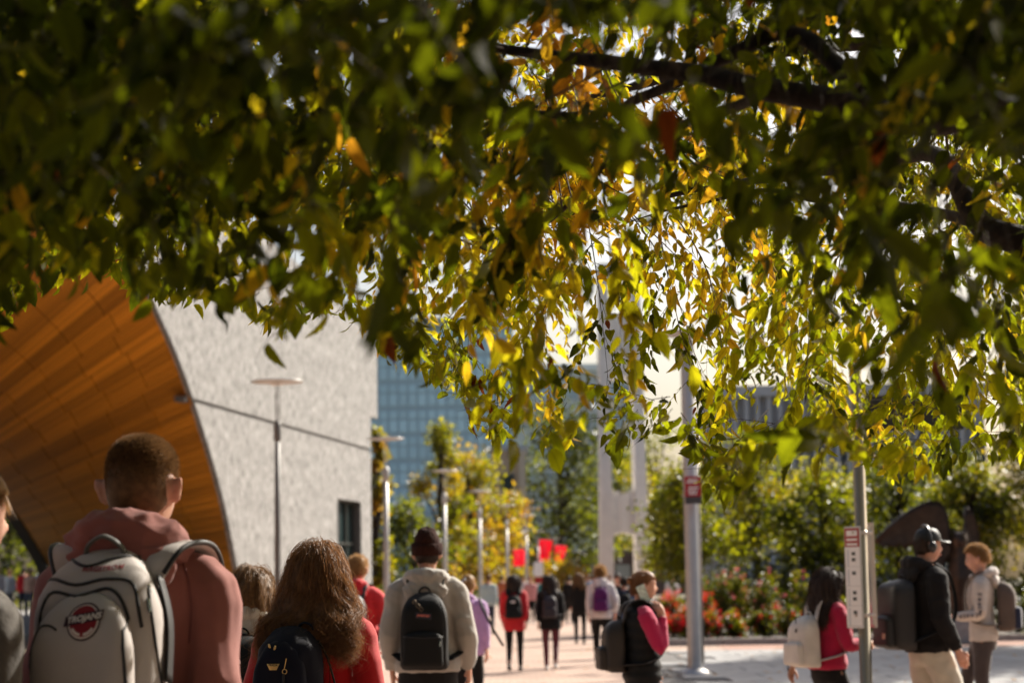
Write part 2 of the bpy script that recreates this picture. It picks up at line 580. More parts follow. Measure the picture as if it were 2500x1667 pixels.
# glazed entrance
M_GLASSDARK = mat('dark_glass', (0.02, 0.035, 0.035), 0.08, 0.6)
M_FRAME = mat('bronze_frame', (0.045, 0.05, 0.048), 0.45, 0.5, metal=0.4)
win = empty_part('window', lib)
def wall_box(name, u0, u1, z0, z1, o0, o1, m, parent):
    bm = bmesh.new()
    c = [bm.verts.new(lib_inv @ W(u, z, o)) for o in (o0, o1) for u, z in ((u0, z0), (u1, z0), (u1, z1), (u0, z1))]
    for f in ((0, 1, 2, 3), (7, 6, 5, 4), (0, 4, 5, 1), (1, 5, 6, 2), (2, 6, 7, 3), (3, 7, 4, 0)):
        bm.faces.new([c[i] for i in f])
    return link(name, bm_mesh(name, bm), m, parent)
for k in range(3):
    for r_, (za, zb) in enumerate(((0.1, 1.1), (1.14, 3.0), (3.04, 4.5))):
        wall_box('pane', 1.56 + k * 1.2, 2.66 + k * 1.2, za, zb, .36, .38, M_GLASSDARK, win)
for k in range(4):
    wall_box('mullion', 1.505 + k * 1.177, 1.56 + k * 1.177, 0, 4.545, .25, .42, M_FRAME, win)
for z in (1.1, 3.0, 4.5):
    wall_box('transom', 1.52, 5.08, z, z + .045, .27, .41, M_FRAME, win)
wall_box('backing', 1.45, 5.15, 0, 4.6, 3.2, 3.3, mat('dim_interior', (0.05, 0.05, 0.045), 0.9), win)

# timber vault: planks between the front arch and the lower inner arch
def wood_material():
    m = mat('amber_timber', (0.50, 0.20, 0.045), 0.5, spec=0.35)
    nt = m.node_tree; N = nt.nodes; L = nt.links; b = N['Principled BSDF']
    oi = N.new('ShaderNodeObjectInfo')
    mr = N.new('ShaderNodeMapRange'); mr.inputs['To Min'].default_value = .84; mr.inputs['To Max'].default_value = 1.08
    L.new(oi.outputs['Random'], mr.inputs[0])
    at = N.new('ShaderNodeAttribute'); at.attribute_name = 'slat'
    ml = N.new('ShaderNodeMath'); ml.operation = 'FRACT'; L.new(at.outputs['Fac'], ml.inputs[0])
    st = N.new('ShaderNodeMath'); st.operation = 'LESS_THAN'; st.inputs[1].default_value = .28
    L.new(ml.outputs[0], st.inputs[0])
    m2 = N.new('ShaderNodeMapRange'); m2.inputs['To Min'].default_value = 1.0; m2.inputs['To Max'].default_value = .45
    L.new(st.outputs[0], m2.inputs[0])
    fl = N.new('ShaderNodeMath'); fl.operation = 'FLOOR'; L.new(at.outputs['Fac'], fl.inputs[0])
    wn_ = N.new('ShaderNodeTexWhiteNoise'); wn_.noise_dimensions = '1D'; L.new(fl.outputs[0], wn_.inputs['W'])
    m3 = N.new('ShaderNodeMapRange'); m3.inputs['To Min'].default_value = .8; m3.inputs['To Max'].default_value = 1.15
    L.new(wn_.outputs[0], m3.inputs[0])
    dv = N.new('ShaderNodeMath'); dv.operation = 'DIVIDE'; dv.inputs[1].default_value = 10.0; L.new(at.outputs['Fac'], dv.inputs[0])
    f2 = N.new('ShaderNodeMath'); f2.operation = 'FLOOR'; L.new(dv.outputs[0], f2.inputs[0])
    w2 = N.new('ShaderNodeTexWhiteNoise'); w2.noise_dimensions = '1D'; L.new(f2.outputs[0], w2.inputs['W'])
    m4 = N.new('ShaderNodeMapRange'); m4.inputs['To Min'].default_value = .62; m4.inputs['To Max'].default_value = 1.1; L.new(w2.outputs[0], m4.inputs[0])
    mm_ = N.new('ShaderNodeMath'); mm_.operation = 'MULTIPLY'; L.new(m3.outputs[0], mm_.inputs[0]); L.new(m4.outputs[0], mm_.inputs[1]); m3 = mm_
    a = N.new('ShaderNodeMath'); a.operation = 'MULTIPLY'; L.new(mr.outputs[0], a.inputs[0]); L.new(m2.outputs[0], a.inputs[1])
    a2 = N.new('ShaderNodeMath'); a2.operation = 'MULTIPLY'; L.new(a.outputs[0], a2.inputs[0]); L.new(m3.outputs[0], a2.inputs[1])
    v = N.new('ShaderNodeVectorMath'); v.operation = 'SCALE'; v.inputs[0].default_value = (0.70, 0.28, 0.022)
    L.new(a2.outputs[0], v.inputs['Scale']); L.new(v.outputs[0], b.inputs['Base Color'])
    return m
M_WOOD = wood_material()
def vault_pt(t, s, mir=False, lift=0.0):
    i = min(int(t), NT - 1); f = t - i
    a = FR[i] * (1 - f) + FR[i + 1] * f; b = BK[i] * (1 - f) + BK[i + 1] * f
    if mir: a = np.array((66 - a[0], a[1])); b = np.array((48 - b[0], b[1]))
    u, z = a * (1 - s) + b * s
    return lib_inv @ W(u, z + lift * .7, s * 9.2)
vault = empty_part('timber_vault', lib)
def plank_geo(bm, lay, t0, t1, s0, s1, mir=False):
    q = [vault_pt(t, s, mir) for t, s in ((t0, s0), (t1, s0), (t1, s1), (t0, s1))]
    n = (q[1] - q[0]).cross(q[3] - q[0]).normalized()
    if n.dot(Vector((0, -.4, -1))) > 0: n = -n     # n points up into the structure
    vs_ = [bm.verts.new(p) for p in q] + [bm.verts.new(p + n * .04) for p in q]
    for k, v in enumerate(vs_):
        v[lay] = (t0, t1, t1, t0)[k % 4] * 4.0
    for f in ((0, 1, 2, 3), (7, 6, 5, 4), (0, 4, 5, 1), (1, 5, 6, 2), (2, 6, 7, 3), (3, 7, 4, 0)):
        bm.faces.new([vs_[i] for i in f])
# seam positions shift course by course so that panels break joint as in the photo
for i in range(48):
    for j in range(NS):
        bm = bmesh.new(); lay = bm.verts.layers.float.new('slat')
        sh = (((i // 3) * 37) % 11 - 5) * .004
        s0 = 0.002 if j == 0 else j / NS + sh
        s1 = 0.998 if j == NS - 1 else (j + 1) / NS + sh - .004
        plank_geo(bm, lay, i + .02, i + .98, s0, s1)
        link('plank', bm_mesh('plank', bm), M_WOOD, vault)
bm = bmesh.new(); lay = bm.verts.layers.float.new('slat')
for i in range(NT):
    for j in range(NS):
        if i >= 48: plank_geo(bm, lay, i + .02, i + .98, j / NS, (j + 1) / NS - .004)
        plank_geo(bm, lay, i + .02, i + .98, j / NS, (j + 1) / NS - .004, True)
setp(link('overhead_planks', bm_mesh('overhead_planks', bm), M_WOOD, vault), kind='stuff')
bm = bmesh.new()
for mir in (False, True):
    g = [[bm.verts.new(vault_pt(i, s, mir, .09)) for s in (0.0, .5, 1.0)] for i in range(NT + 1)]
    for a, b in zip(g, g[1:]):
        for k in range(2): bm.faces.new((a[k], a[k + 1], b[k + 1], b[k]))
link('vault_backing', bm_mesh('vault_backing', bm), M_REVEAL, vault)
# dark metal edge strip along the arch
bm = bmesh.new()
tube(bm, [lib_inv @ W(u - .06, z + .03, -.02) for u, z in FR], [(.05, .05)] * len(FR), 6)
link('arch_edge_trim', bm_mesh('arch_edge_trim', bm), M_REVEAL, lib)

# ------------------------------------------------------------------ far buildings
def far_box(name, label, cat, px0, px1, ytop, depth, thick, m, z0=0.0):
    x0, x1 = gx(px0, depth), gx(px1, depth)
    h = P((px0 + px1) / 2, ytop, depth).z
    t = thing(name, label, cat, ((x0 + x1) / 2, depth, 0))
    w = (x1 - x0) / 2
    box_part('wall', (-w, w, 0, thick, z0, h), m, t)
    return t, w, h

M_BLUEGLASS = mat('blue_curtain_glass', (0.56, 0.80, 0.88), 0.25, 0.6, objvar=0.10)
M_MULL = mat('pale_mullion', (0.35, 0.42, 0.45), 0.5)
t, w, h = far_box('glass_tower', 'blue glass curtain wall tower rising behind the trees', 'building', 880, 1262, 800, 235, 40, mat('tower_core', (0.42, 0.58, 0.64), 0.6))
ncol, nrow, zb = 16, 14, 10.0
pw, ph = 2 * w / ncol, (h - zb) / nrow
pane_me = {}
for i in range(ncol):
    for j in range(nrow):
        tall = j % 2 == 0
        bm_key = tall
        if bm_key not in pane_me:
            bm = bmesh.new(); box(bm, .12, pw - .12, -.12, -.02, .1, ph - (.1 if tall else .55))
            pane_me[bm_key] = bm_mesh('pane', bm); pane_me[bm_key].materials.append(M_BLUEGLASS)
        p = link('pane', pane_me[bm_key], None, t); p.location = (-w + i * pw, 0, zb + j * ph)
box_part('parapet', (-w - .3, w + .3, -.4, 0, h, h + 1.2), M_MULL, t)
box_part('roof', (-w, w, 0, 40, h, h + .8), M_MULL, t)

t, w, h = far_box('banded_office_block', 'pale grey office block with horizontal window bands in the distance', 'building', 1255, 1560, 905, 290, 40, mat('pale_concrete_far', (0.42, 0.42, 0.41), 0.8))
M_FARWIN = mat('far_window_glass', (0.30, 0.34, 0.38), 0.2, 0.5, objvar=0.2)
for k in range(5):
    z = h - 4.2 - k * 4.2
    for i in range(9):
        box_part('window', (-w + .6 + i * (2 * w - 1) / 9, -w + .4 + (i + .9) * (2 * w - 1) / 9, -.15, -.01, z, z + 1.9), M_FARWIN, t)
box_part('roof_slab', (-w - .5, w + .5, -.8, 40, h, h + .9), mat('far_white', (0.62, 0.62, 0.61), 0.7), t)

t, w, h = far_box('concrete_hall', 'grey concrete hall with vertical fins behind the right hand trees', 'building', 1790, 2420, 965, 150, 30, mat('hall_concrete', (0.36, 0.36, 0.37), 0.85, var=.1, vscale=.5))
M_FIN = mat('hall_fin', (0.47, 0.47, 0.48), 0.8)
for i in range(22):
    x = -w + .3 + i * (2 * w - .6) / 22
    box_part('fin', (x, x + .30, -.5, 0.0, 1, h), M_FIN, t)
for i in range(9):
    box_part('window', (-w + 2 + i * 2.05, -w + 2.9 + i * 2.05, -.12, -.01, 9.2, 12.4), mat('hall_glass', (0.05, 0.06, 0.07), 0.2), t)
box_part('roof', (-w - .4, w + .4, -.7, 30, h, h + .8), M_FIN, t)

t, w, h = far_box('sandstone_block', 'tan stone block with a dark slot window among far trees', 'building', 1202, 1288, 1100, 175, 10, mat('sandstone', (0.50, 0.38, 0.26), 0.85))
box_part('window', (-.7, .5, -.1, -.01, 9.6, 11.0), M_GLASSDARK, t)
box_part('corner_pier', (w - .62, w, -.5, -.02, 0, h), mat('sandstone_light', (0.62, 0.52, 0.38), 0.85), t)
box_part('roof', (-w - .1, w + .1, -.2, 10, h, h + .4), M_FIN, t)

t, w, h = far_box('brick_hall', 'low dark brick hall with a maroon awning past the tower', 'building', 1120, 1700, 1345, 222, 14, mat('dark_brick', (0.13, 0.09, 0.075), 0.9))
for i in range(9):
    x = -w + 1.2 + i * (2 * w - 2) / 9
    box_part('window', (x, x + 1.6, -.12, -.01, .6, 3.4), mat('shop_glass', (0.25, 0.26, 0.24), 0.2, objvar=.6), t)
box_part('awning', (gx(1545, 222) - t.location.x, gx(1600, 222) - t.location.x, -1.5, -.13, 3.5, 4.5), mat('maroon_canvas', (0.13, 0.02, 0.04), 0.8), t)

# ------------------------------------------------------------------ tower of four legs
tw = thing('bell_tower', 'tall grey concrete tower of slim legs at the end of the walk', 'tower', (gx(1524, 190), 190, 0))
HALF = 2.25
for sx in (-1, 1):
    for sy in (-1, 1):
        bm = bmesh.new()
        ring = []
        for z, k in ((0, 1.0), (5, .95), (12, .84), (31, .70)):
            c = Vector((sx * (HALF - .55 + .0 * z) * (1 - z * .004), sy * 2.2, z)); hw = .62 * k
            ring.append([bm.verts.new(c + Vector((dx * hw, dy * .7 * k, 0))) for dx, dy in ((-1, -1), (1, -1), (1, 1), (-1, 1))])
        for a, b in zip(ring, ring[1:]):
            for i in range(4): bm.faces.new((a[i], a[(i + 1) % 4], b[(i + 1) % 4], b[i]))
        bm.faces.new(ring[0]); bm.faces.new(ring[-1])
        link('leg', bm_mesh('leg', bm), M_CONC, tw)
for z0, z1 in ((5.6, 10.2), (20.4, 27.0)):
    for sy in (-1, 1):
        # fluted panel with an arched lower edge
        for k in range(5):
            x0 = -1.62 + k * .65
            bm = bmesh.new()
            dip = .45 * (1 - abs(k - 2) / 2.0)
            lift = .5 * (1 - (abs(k - 2) / 2.0) ** 2)
            box(bm, x0 + .02, x0 + .62, sy * 2.2 - .28 + (k % 2) * .14, sy * 2.2 + .28, z0 + lift, z1 - dip)
            link('fluted_panel', bm_mesh('fluted_panel', bm), M_CONC, tw)
box_part('crown_slab', (-2.0, 2.0, -2.6, 2.6, 30.6, 31.6), M_CONC, tw)
bm = bmesh.new(); lathe(bm, [(.5, 23.3), (.62, 23.4), (.5, 23.9), (.36, 24.6), (.2, 24.9)], 16)
link('bell', bm_mesh('bell', bm, True), mat('bronze_bell', (0.2, 0.13, 0.05), .4, metal=.9), tw)
box_part('bell_beam', (-1.7, 1.7, -.12, .12, 24.9, 25.2), M_DARKMETAL, tw)

# ------------------------------------------------------------------ lamps along the walk
M_LAMPGLASS = mat('lamp_diffuser', (0.75, 0.75, 0.72), 0.35)
def lamp_mesh_set():
    d = {}
    bm = bmesh.new(); lathe(bm, [(.16, 0), (.16, .02), (.105, .10), (.085, .25), (.078, 2.5), (.06, 4.35)], 16); d['pole'] = bm_mesh('pole', bm, True)
    bm = bmesh.new(); lathe(bm, [(.062, 4.30), (.095, 4.34), (.095, 4.62), (.07, 4.68), (.03, 4.72)], 16); d['collar'] = bm_mesh('collar', bm, True)
    bm = bmesh.new()
    for k in range(3):
        a = k * 2.094
        tube(bm, [(.05 * math.cos(a), .05 * math.sin(a), 4.66), (.055 * math.cos(a), .055 * math.sin(a), 5.1), (.04 * math.cos(a), .04 * math.sin(a), 5.44)], .014, 6)
    d['stem'] = bm_mesh('stem', bm, True)
    bm = bmesh.new(); lathe(bm, [(.05, 5.42), (.30, 5.43), (.50, 5.455), (.515, 5.47), (.48, 5.485), (.2, 5.51), (.03, 5.53)], 28); d['lamp_disc'] = bm_mesh('lamp_disc', bm, True)
    bm = bmesh.new(); lathe(bm, [(.02, 5.40), (.12, 5.402), (.13, 5.42)], 20); d['diffuser'] = bm_mesh('diffuser', bm, True)
    for k, m in (('pole', M_POLE), ('collar', M_POLE), ('stem', M_POLE), ('lamp_disc', mat('lamp_disc_steel', (.40, .39, .37), .35, .5, metal=.4)), ('diffuser', M_LAMPGLASS)):
        d[k].materials.append(m)
    return d
LM = lamp_mesh_set()
def lamp(px, py, label, fat=1.0, depth=None):
    d = ray(px, py)
    depth = depth or 4.0 * d.y / d.z
    t = thing('street_lamp', label, 'street lamp', (P(px, py, depth).x, depth, 0), group='disc lamps along the walk')
    for k in ('pole', 'collar', 'stem'):
        o = link(k, LM[k], None, t); o.scale = (fat, fat, 1)
    disc = link('lamp_disc', LM['lamp_disc'], None, t)
    link('diffuser', LM['diffuser'], None, disc)
    return t
ords = ['disc street lamp standing nearest, in front of the library wall', 'second disc street lamp of the row, at the library corner',
        'third disc street lamp of the row, behind the beanie wearer', 'fourth disc street lamp of the row, right of the beanie',
        'fifth disc street lamp of the row, before the yellow trees', 'sixth disc street lamp of the row, just beside the squarish red banner',
        'seventh disc street lamp of the row, carrying the tallest red banner', 'eighth and last disc street lamp of the row, with a slanted red banner']
lamps = [lamp(px, py, lb, fat) for (px, py, fat), lb in zip(((677, 928, .75), (941, 1068, 1), (1084, 1147, 1), (1170, 1197, 1), (1236, 1232, 1), (1284, 1257, 1), (1313, 1295, 1), (1356, 1313, 1)), ords)]
lamps.append(lamp(1012, 1180, 'thin disc street lamp set back among the yellowing trees', .9, 100))
for c in lamps[0].children:  # nearest lamp: its shade is put into a darker pole colour
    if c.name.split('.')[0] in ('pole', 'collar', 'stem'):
        c.data = c.data.copy(); c.data.materials.clear(); c.data.materials.append(mat('shaded_pole', (.12, .115, .11), .5, metal=.4))
nl = lamp(1676, 815, 'stout pale street lamp pole with a red sign beside the flower bed', 1.15, 32.0)
for c in list(nl.children):
    if c.name.split('.')[0] in ('collar', 'stem'): bpy.data.objects.remove(c)
    elif c.name.split('.')[0] == 'pole':
        bm = bmesh.new(); lathe(bm, [(.16, 0.004), (.125, .12), (.118, .3), (.110, 5.35), (.05, 5.44)], 20)
        c.data = bm_mesh('pole', bm, True); c.data.materials.append(M_POLE); c.scale = (1, 1, 1)
bm = bmesh.new(); lathe(bm, [(.30, 0.004), (.30, .03), (.16, .11), (.13, .13)], 16); link('base_cover', bm_mesh('base_cover', bm, True), M_POLE, nl)
bm = bmesh.new(); tube(bm, [(.135, 0, .2), (.125, 0, 3.8)], .018, 6); link('conduit', bm_mesh('conduit', bm, True), M_STEEL, nl)

# red banners on the last lamps
def banner(px0, px1, py0, py1, depth, skew, label):
    a, b = P(px0, py0, depth), P(px1, py1, depth)
    w_, h_ = b.x - a.x, a.z - b.z
    t = thing('banner', label, 'banner', (a.x, depth, b.z), group='red banners on the lamps')
    bm = bmesh.new(); n = 8
    g = []
    for j in range(n + 1):
        r_ = []
        for i in range(5):
            u, v = i / 4, j / n
            x = u * w_ * (1 - skew * .45 * (1 - v)) 
            z = v * h_ - skew * .1 * h_ * u
            y = .05 * math.sin(3.5 * u + 5 * v + px0)
            r_.append((bm.verts.new((x, y, z)), bm.verts.new((x, y + .02, z))))
        g.append(r_)
    for j in range(n):
        for i in range(4):
            for s in (0, 1):
                bm.faces.new([g[j][i][s], g[j][i + 1][s], g[j + 1][i + 1][s], g[j + 1][i][s]])
    link('cloth', bm_mesh('cloth', bm, True), mat('banner_red', (0.85, 0.05, 0.09), 0.8, transl=.5), t)
    bm = bmesh.new(); tube(bm, [(-.15, 0.01, h_), (w_ + .05, .01, h_)], .03, 6); tube(bm, [(-.15, .01, 0), (w_ * .6, .01, 0)], .03, 6)
    link('banner_arm', bm_mesh('banner_arm', bm), M_POLE, t)
    for k in range(3):
        box_part('print_line', (w_ * .25, w_ * (.6 - .05 * k), -.075, -.068, h_ * (.75 - k * .15), h_ * (.79 - k * .15)), mat('banner_print', (.8, .35, .36), .8), t)
banner(1253, 1281, 1340, 1381, 117, 0.0, 'squarish red banner hanging lowest, left of the other two')
banner(1316, 1350, 1316, 1372, 152, 0.7, 'tall tapering red banner in the middle of the three')
banner(1354, 1385, 1330, 1371, 177, 1.0, 'slanted red banner furthest along the walk')

# small notice post near the banners
t = thing('notice_post', 'white and red notice post far down the walk', 'sign', (gx(1315, 120), 120, 0))
box_part('post', (-.05, .05, -.05, .05, 0, 2.9), M_POLE, t)
box_part('board', (-.28, .28, -.09, -.052, 1.9, 2.75), M_WHITEPAINT, t)
box_part('red_board', (-.22, .22, -.10, -.053, 1.5, 1.86), M_REDPAINT, t)
box_part('lower_board', (-.3, .3, -.09, -.052, .5, 1.45), M_WHITEPAINT, t)

# ------------------------------------------------------------------ signs on the near poles
SD = 31.6
t = thing('pole_sign', 'small red sign with white lines fixed high on the stout pole', 'sign', (P(1692, 1193, SD).x, SD, P(1692, 1193, SD).z))
box_part('red_board', (-.13, .13, -.02, .02, -.12, .20), M_REDPAINT, t)
box_part('dark_base', (-.13, .13, -.022, .022, -.235, -.122), mat('sign_charcoal', (.05, .045, .045), .6), t)
for k, (z, l, r_) in enumerate(((.145, -.08, .08), (.105, -.10, .07), (.02, -.07, .09), (-.03, -.08, .07), (-.075, -.07, .06))):
    for i in range(6):
        x = l + (r_ - l) * i / 6
        box_part('letter_mark', (x, x + (r_ - l) / 6 * .72, -.026, -.0205, z - .014, z + .014), M_WHITEPAINT, t)
bm = bmesh.new()
for z in (.15, -.1): tube(bm, [(-.17 + .34 * k / 8, .14 - .0 * k, z) for k in range(9)], .015, 6)
link('bracket', bm_mesh('bracket', bm), M_STEEL, t)

SPD = 15.0
sp0, sp1 = P(2116, 1660, SPD), P(2088, 1050, SPD)
spx = gx(2106, SPD)
sp = thing('sign_pole', 'olive bronze sign pole with a narrow white timetable, between the students', 'sign pole', (spx, SPD, 0))
bm = bmesh.new(); lathe(bm, [(.12, 0), (.12, .015), (.046, .03), (.046, 3.55), (.03, 3.6)], 20); link('pole', bm_mesh('pole', bm, True), M_STEELWARM, sp)
def timetable(parent, ang, xoff, yoff, z0, z1, wid, printed):
    e = empty_part('timetable', parent)
    e.location = (xoff, yoff, 0); e.rotation_euler = (0, 0, ang)
    box_part('board', (-wid, 0, -.006, .006, z0, z1), mat('timetable_metal', (.55, .55, .53), .4, metal=.5), e, .003)
    H_ = z1 - z0
    if printed:
        box_part('header', (-wid + .008, -.008, -.0095, -.0065, z1 - .2 * H_, z1 - .012), mat('header_red', (.36, .07, .06), .6), e)
        for k, (za, zb_) in enumerate(((.03, .07), (.09, .105), (.125, .14))):
            box_part('header_text', (-wid + .03, -.025, -.012, -.0098, z1 - zb_, z1 - za), M_WHITEPAINT, e)
        rows = 4; rh = (.77 * H_) / rows
        for k in range(rows):
            zt = z1 - .205 * H_ - k * rh
            box_part('panel', (-wid + .008, -.008, -.0095, -.0065, zt - rh + .004, zt), M_WHITEPAINT, e)
            for i in range(7):
                box_part('print_line', (-wid + .03, -wid + .045, -.0115, -.0098, zt - .03 - i * .018, zt - .022 - i * .018), mat('print_blue', (.3, .36, .42), .8), e)
            for i in range(1 + (k % 2 == 0)):
                box_part('print_mark', (-wid + .075, -wid + .11, -.0115, -.0098, zt - .06 - i * .045, zt - .035 - i * .045), mat('print_dark', (.08, .09, .08), .8), e)
    else:
        box_part('edge_strip', (-wid, 0, .0065, .03, z0 - .02, z1 + .02), M_STEEL, e)
    return e
zt0, zt1 = P(2095, 1532, SPD).z, P(2080, 1285, SPD).z
timetable(sp, R(-52), -.022, -.10, zt0, zt1, .16, True)
timetable(sp, R(-78), .075, .03, zt0 + .02, zt1 + .01, .14, False)
for z in (zt1 - .06, zt0 + .08):
    bm = bmesh.new(); lathe(bm, [(.048, z), (.051, z + .003), (.051, z + .025), (.048, z + .028)], 20)
    tube(bm, [(-.075, -.06, z + .014), (.08, .0, z + .014)], .012, 6)
    link('clamp', bm_mesh('clamp', bm), M_STEEL, sp)
box_part('name_board', (.06, .80, -.02, .02, P(2240, 1050, SPD).z, P(2240, 975, SPD).z), mat('name_board_dark', (.018, .022, .022), .5), sp, .006)
box_part('name_board_rail', (0.0, .80, -.012, .012, P(2240, 975, SPD).z + .004, P(2240, 975, SPD).z + .03), M_DARKMETAL, sp)

# leaves already fallen on the paving
bm = bmesh.new()
for _ in range(700):
    x, y = random.uniform(-6, 14), random.uniform(8, 46)
    a = random.uniform(0, 6.28); l = random.uniform(.04, .08)
    u = Vector((math.cos(a), math.sin(a), random.uniform(-.1, .3))) * l; v = Vector((-math.sin(a), math.cos(a), random.uniform(-.2, .2))) * l * .5
    c = Vector((x, y, .042))
    bm.faces.new([bm.verts.new(q) for q in (c - u, c + v, c + u, c - v)])
setp(link('fallen_leaves', bm_mesh('fallen_leaves', bm), mat('fallen_leaf', (.30, .15, .03), .8, transl=.3)), 'yellow leaves fallen about the paving', kind='stuff')

# ================================================================== PLANTS
M_BARK = mat('dark_bark', (0.020, 0.012, 0.009), 0.9, var=.35, vscale=25, bump=.6, bscale=40, stretch=(1, 1, .4))
M_TWIG = mat('twig_bark', (0.06, 0.04, 0.025), 0.85)
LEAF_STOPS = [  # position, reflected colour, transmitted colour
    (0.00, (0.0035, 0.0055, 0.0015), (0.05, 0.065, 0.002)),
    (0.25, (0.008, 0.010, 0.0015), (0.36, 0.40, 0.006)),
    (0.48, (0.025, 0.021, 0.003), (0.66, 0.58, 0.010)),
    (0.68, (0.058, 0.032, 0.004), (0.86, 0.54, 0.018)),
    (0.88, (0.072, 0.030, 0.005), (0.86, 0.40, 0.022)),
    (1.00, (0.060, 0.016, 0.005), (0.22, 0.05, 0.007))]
PARK_STOPS = [(p_, tuple(2.2 * v for v in c_), tuple(1.05 * v for v in t_)) for p_, c_, t_ in LEAF_STOPS]
M_LEAF = leaf_material('elm_leaf', LEAF_STOPS, 1.0, 0.55)

LEAF_ST = [(.10, .34), (.28, .50), (.48, .52), (.68, .40), (.85, .20)]
def leaf_template(fold=.18, droop=.25, curl=0.0, serr=False):
    """Leaf along +X, length 1; returns verts, faces (quads and triangles), rib attribute."""
    st = LEAF_ST
    if serr:
        ts = np.linspace(.06, .94, 11)
        prof = np.interp(ts, [0, .1, .28, .48, .68, .85, 1], [0, .34, .50, .52, .40, .20, 0])
        st = [(t, w * (1.10 if k % 2 else .93)) for k, (t, w) in enumerate(zip(ts, prof))]
    V, rib = [(0, 0, 0)], [0.0]
    for t, w in st:
        h = w * .5 * .92
        zc = -droop * t * t
        tw = curl * t
        for s in (-1, 0, 1):
            y, z = s * h, fold * h * abs(s) * 2
            y, z = y * math.cos(tw) - z * math.sin(tw), y * math.sin(tw) + z * math.cos(tw)
            V.append((t - .03 * abs(s), y, zc + z)); rib.append(abs(s))
    V.append((1.0, 0, -droop)); rib.append(0.6)
    n = len(st); F_ = [(0, 2, 1), (0, 3, 2)]
    for i in range(n - 1):
        a, b = 1 + 3 * i, 4 + 3 * i
        F_ += [(a, a + 1, b + 1, b), (a + 1, a + 2, b + 2, b + 1)]
    a = 1 + 3 * (n - 1); tip = len(V) - 1
    F_ += [(a, a + 1, tip), (a + 1, a + 2, tip)]
    return np.array(V, np.float32), F_, np.array(rib, np.float32)

def leaves_mesh(name, M3, pos, tint, tmpl):
    """Many leaves in one mesh. M3 (n,3,3) columns = leaf axes already scaled."""
    V, F_, rib = tmpl
    n, k = len(pos), len(V)
    co = np.einsum('nij,kj->nki', M3, V) + pos[:, None, :]
    flat = np.concatenate([np.array(f) for f in F_]); tot = np.array([len(f) for f in F_])
    allf = (flat[None, :] + (np.arange(n) * k)[:, None]).ravel()
    me = np_mesh(name, co.reshape(-1, 3), allf, np.tile(tot, n))
    add_attr(me, 'tint', np.repeat(tint, k)); add_attr(me, 'rib', np.tile(rib, n))
    return me

# ---- the overhanging tree: trunk stands out of view on the right
BX = [-700, 0, 60, 130, 220, 300, 400, 520, 600, 670, 760, 850, 900, 1000, 1100, 1200, 1290, 1340, 1400, 1450, 1500, 1600, 1680, 1740, 1790, 1850, 1900, 2000, 2100, 2200, 2350, 2500, 3200]
BY = [800, 775, 740, 690, 660, 690, 745, 730, 780, 830, 775, 790, 850, 890, 960, 1090, 1060, 1120, 1080, 1010, 1120, 1060, 1110, 1230, 1225, 1120, 1110, 1090, 1130, 1175, 1130, 1120, 1100]
def underside(x, y):
    if y < 1.1: return 2.25
    """Lowest height at which the canopy hangs over a spot."""
    px = 1250 + F * x / y
    by = float(np.interp(px, BX, BY))
    return P(px, by, y).z

tree = thing('elm_tree', 'large overhanging tree with backlit green and yellow leaves across the top', 'tree', (3.5, 6.0, 0))
TREE0 = Vector(tree.location)
def tl(p): return Vector(p) - TREE0
limbs = []          # list of (points, radii)
def limb(pts, r0, r1, k=5):
    pts = smooth_path(pts, k)
    n = len(pts)
    pts = [p + noise3(p * 3.0) * .02 for p in pts]
    rad = [r0 + (r1 - r0) * (i / (n - 1)) ** .8 for i in range(n)]
    limbs.append((pts, rad))
fork = Vector((3.4, 5.9, 2.4))
limb([(3.5, 6.0, 0), (3.48, 6.02, .9), (3.43, 5.96, 1.8), fork], .20, .15)
limb([fork, (2.7, 4.9, 2.75), P(2620, 240, 4.2), P(2280, 300, 4.05), P(2040, 255, 4.05), P(1860, 225, 4.1), P(1700, 180, 4.2), P(1500, 148, 4.3), P(1320, 135, 4.45), P(1120, 95, 4.6), P(900, -40, 4.9)], .050, .007)
limb([P(2280, 300, 4.05), P(2150, 235, 4.08), P(2080, 200, 4.1), P(1990, 112, 4.2), P(1900, 90, 4.25), P(1800, 135, 4.3), P(1700, 182, 4.4), P(1560, 240, 4.6), P(1460, 275, 4.7), P(1050, 262, 5.0), P(700, 300, 5.1), P(300, 330, 5.1)], .027, .006)
limb([fork, (3.0, 5.7, 2.5), P(2700, 660, 5.0), P(2500, 590, 4.9), P(2400, 545, 5.0), P(2330, 450, 5.1), P(2275, 375, 5.3), P(2150, 400, 5.7), P(1900, 430, 6.5), P(1690, 470, 7.3), P(1300, 540, 7.8)], .060, .006)
limb([P(2400, 545, 5.0), P(2200, 505, 5.5), P(2040, 490, 6.2), P(1860, 465, 6.8), P(1600, 520, 7.3)], .016, .005)
limb([P(1900, 230, 4.2), P(1700, 300, 4.9), P(1560, 345, 5.4), P(1440, 440, 5.7), P(1310, 560, 5.9), P(1200, 620, 6.1)], .015, .004)
limb([fork, (3.1, 6.8, 3.1), (2.4, 8.4, 3.8), (1.35, 9.7, 4.1), (.3, 10.7, 4.1), (-1.1, 11.3, 3.9)], .075, .008)
limb([fork, (3.0, 6.2, 3.4), (1.9, 7.0, 4.2), (.5, 7.6, 4.5), (-1.1, 8.0, 4.2), (-2.4, 8.1, 3.7)], .075, .008)
limb([fork, (3.3, 4.5, 3.3), (2.6, 2.2, 3.7), (1.2, -.4, 3.8), (-.4, -2.0, 3.6)], .070, .012)
limb([fork, (3.2, 4.9, 3.4), (2.2, 3.5, 3.7), (1.0, 2.8, 3.4), (-.3, 2.6, 3.0), (-1.2, 3.0, 2.7)], .065, .008)
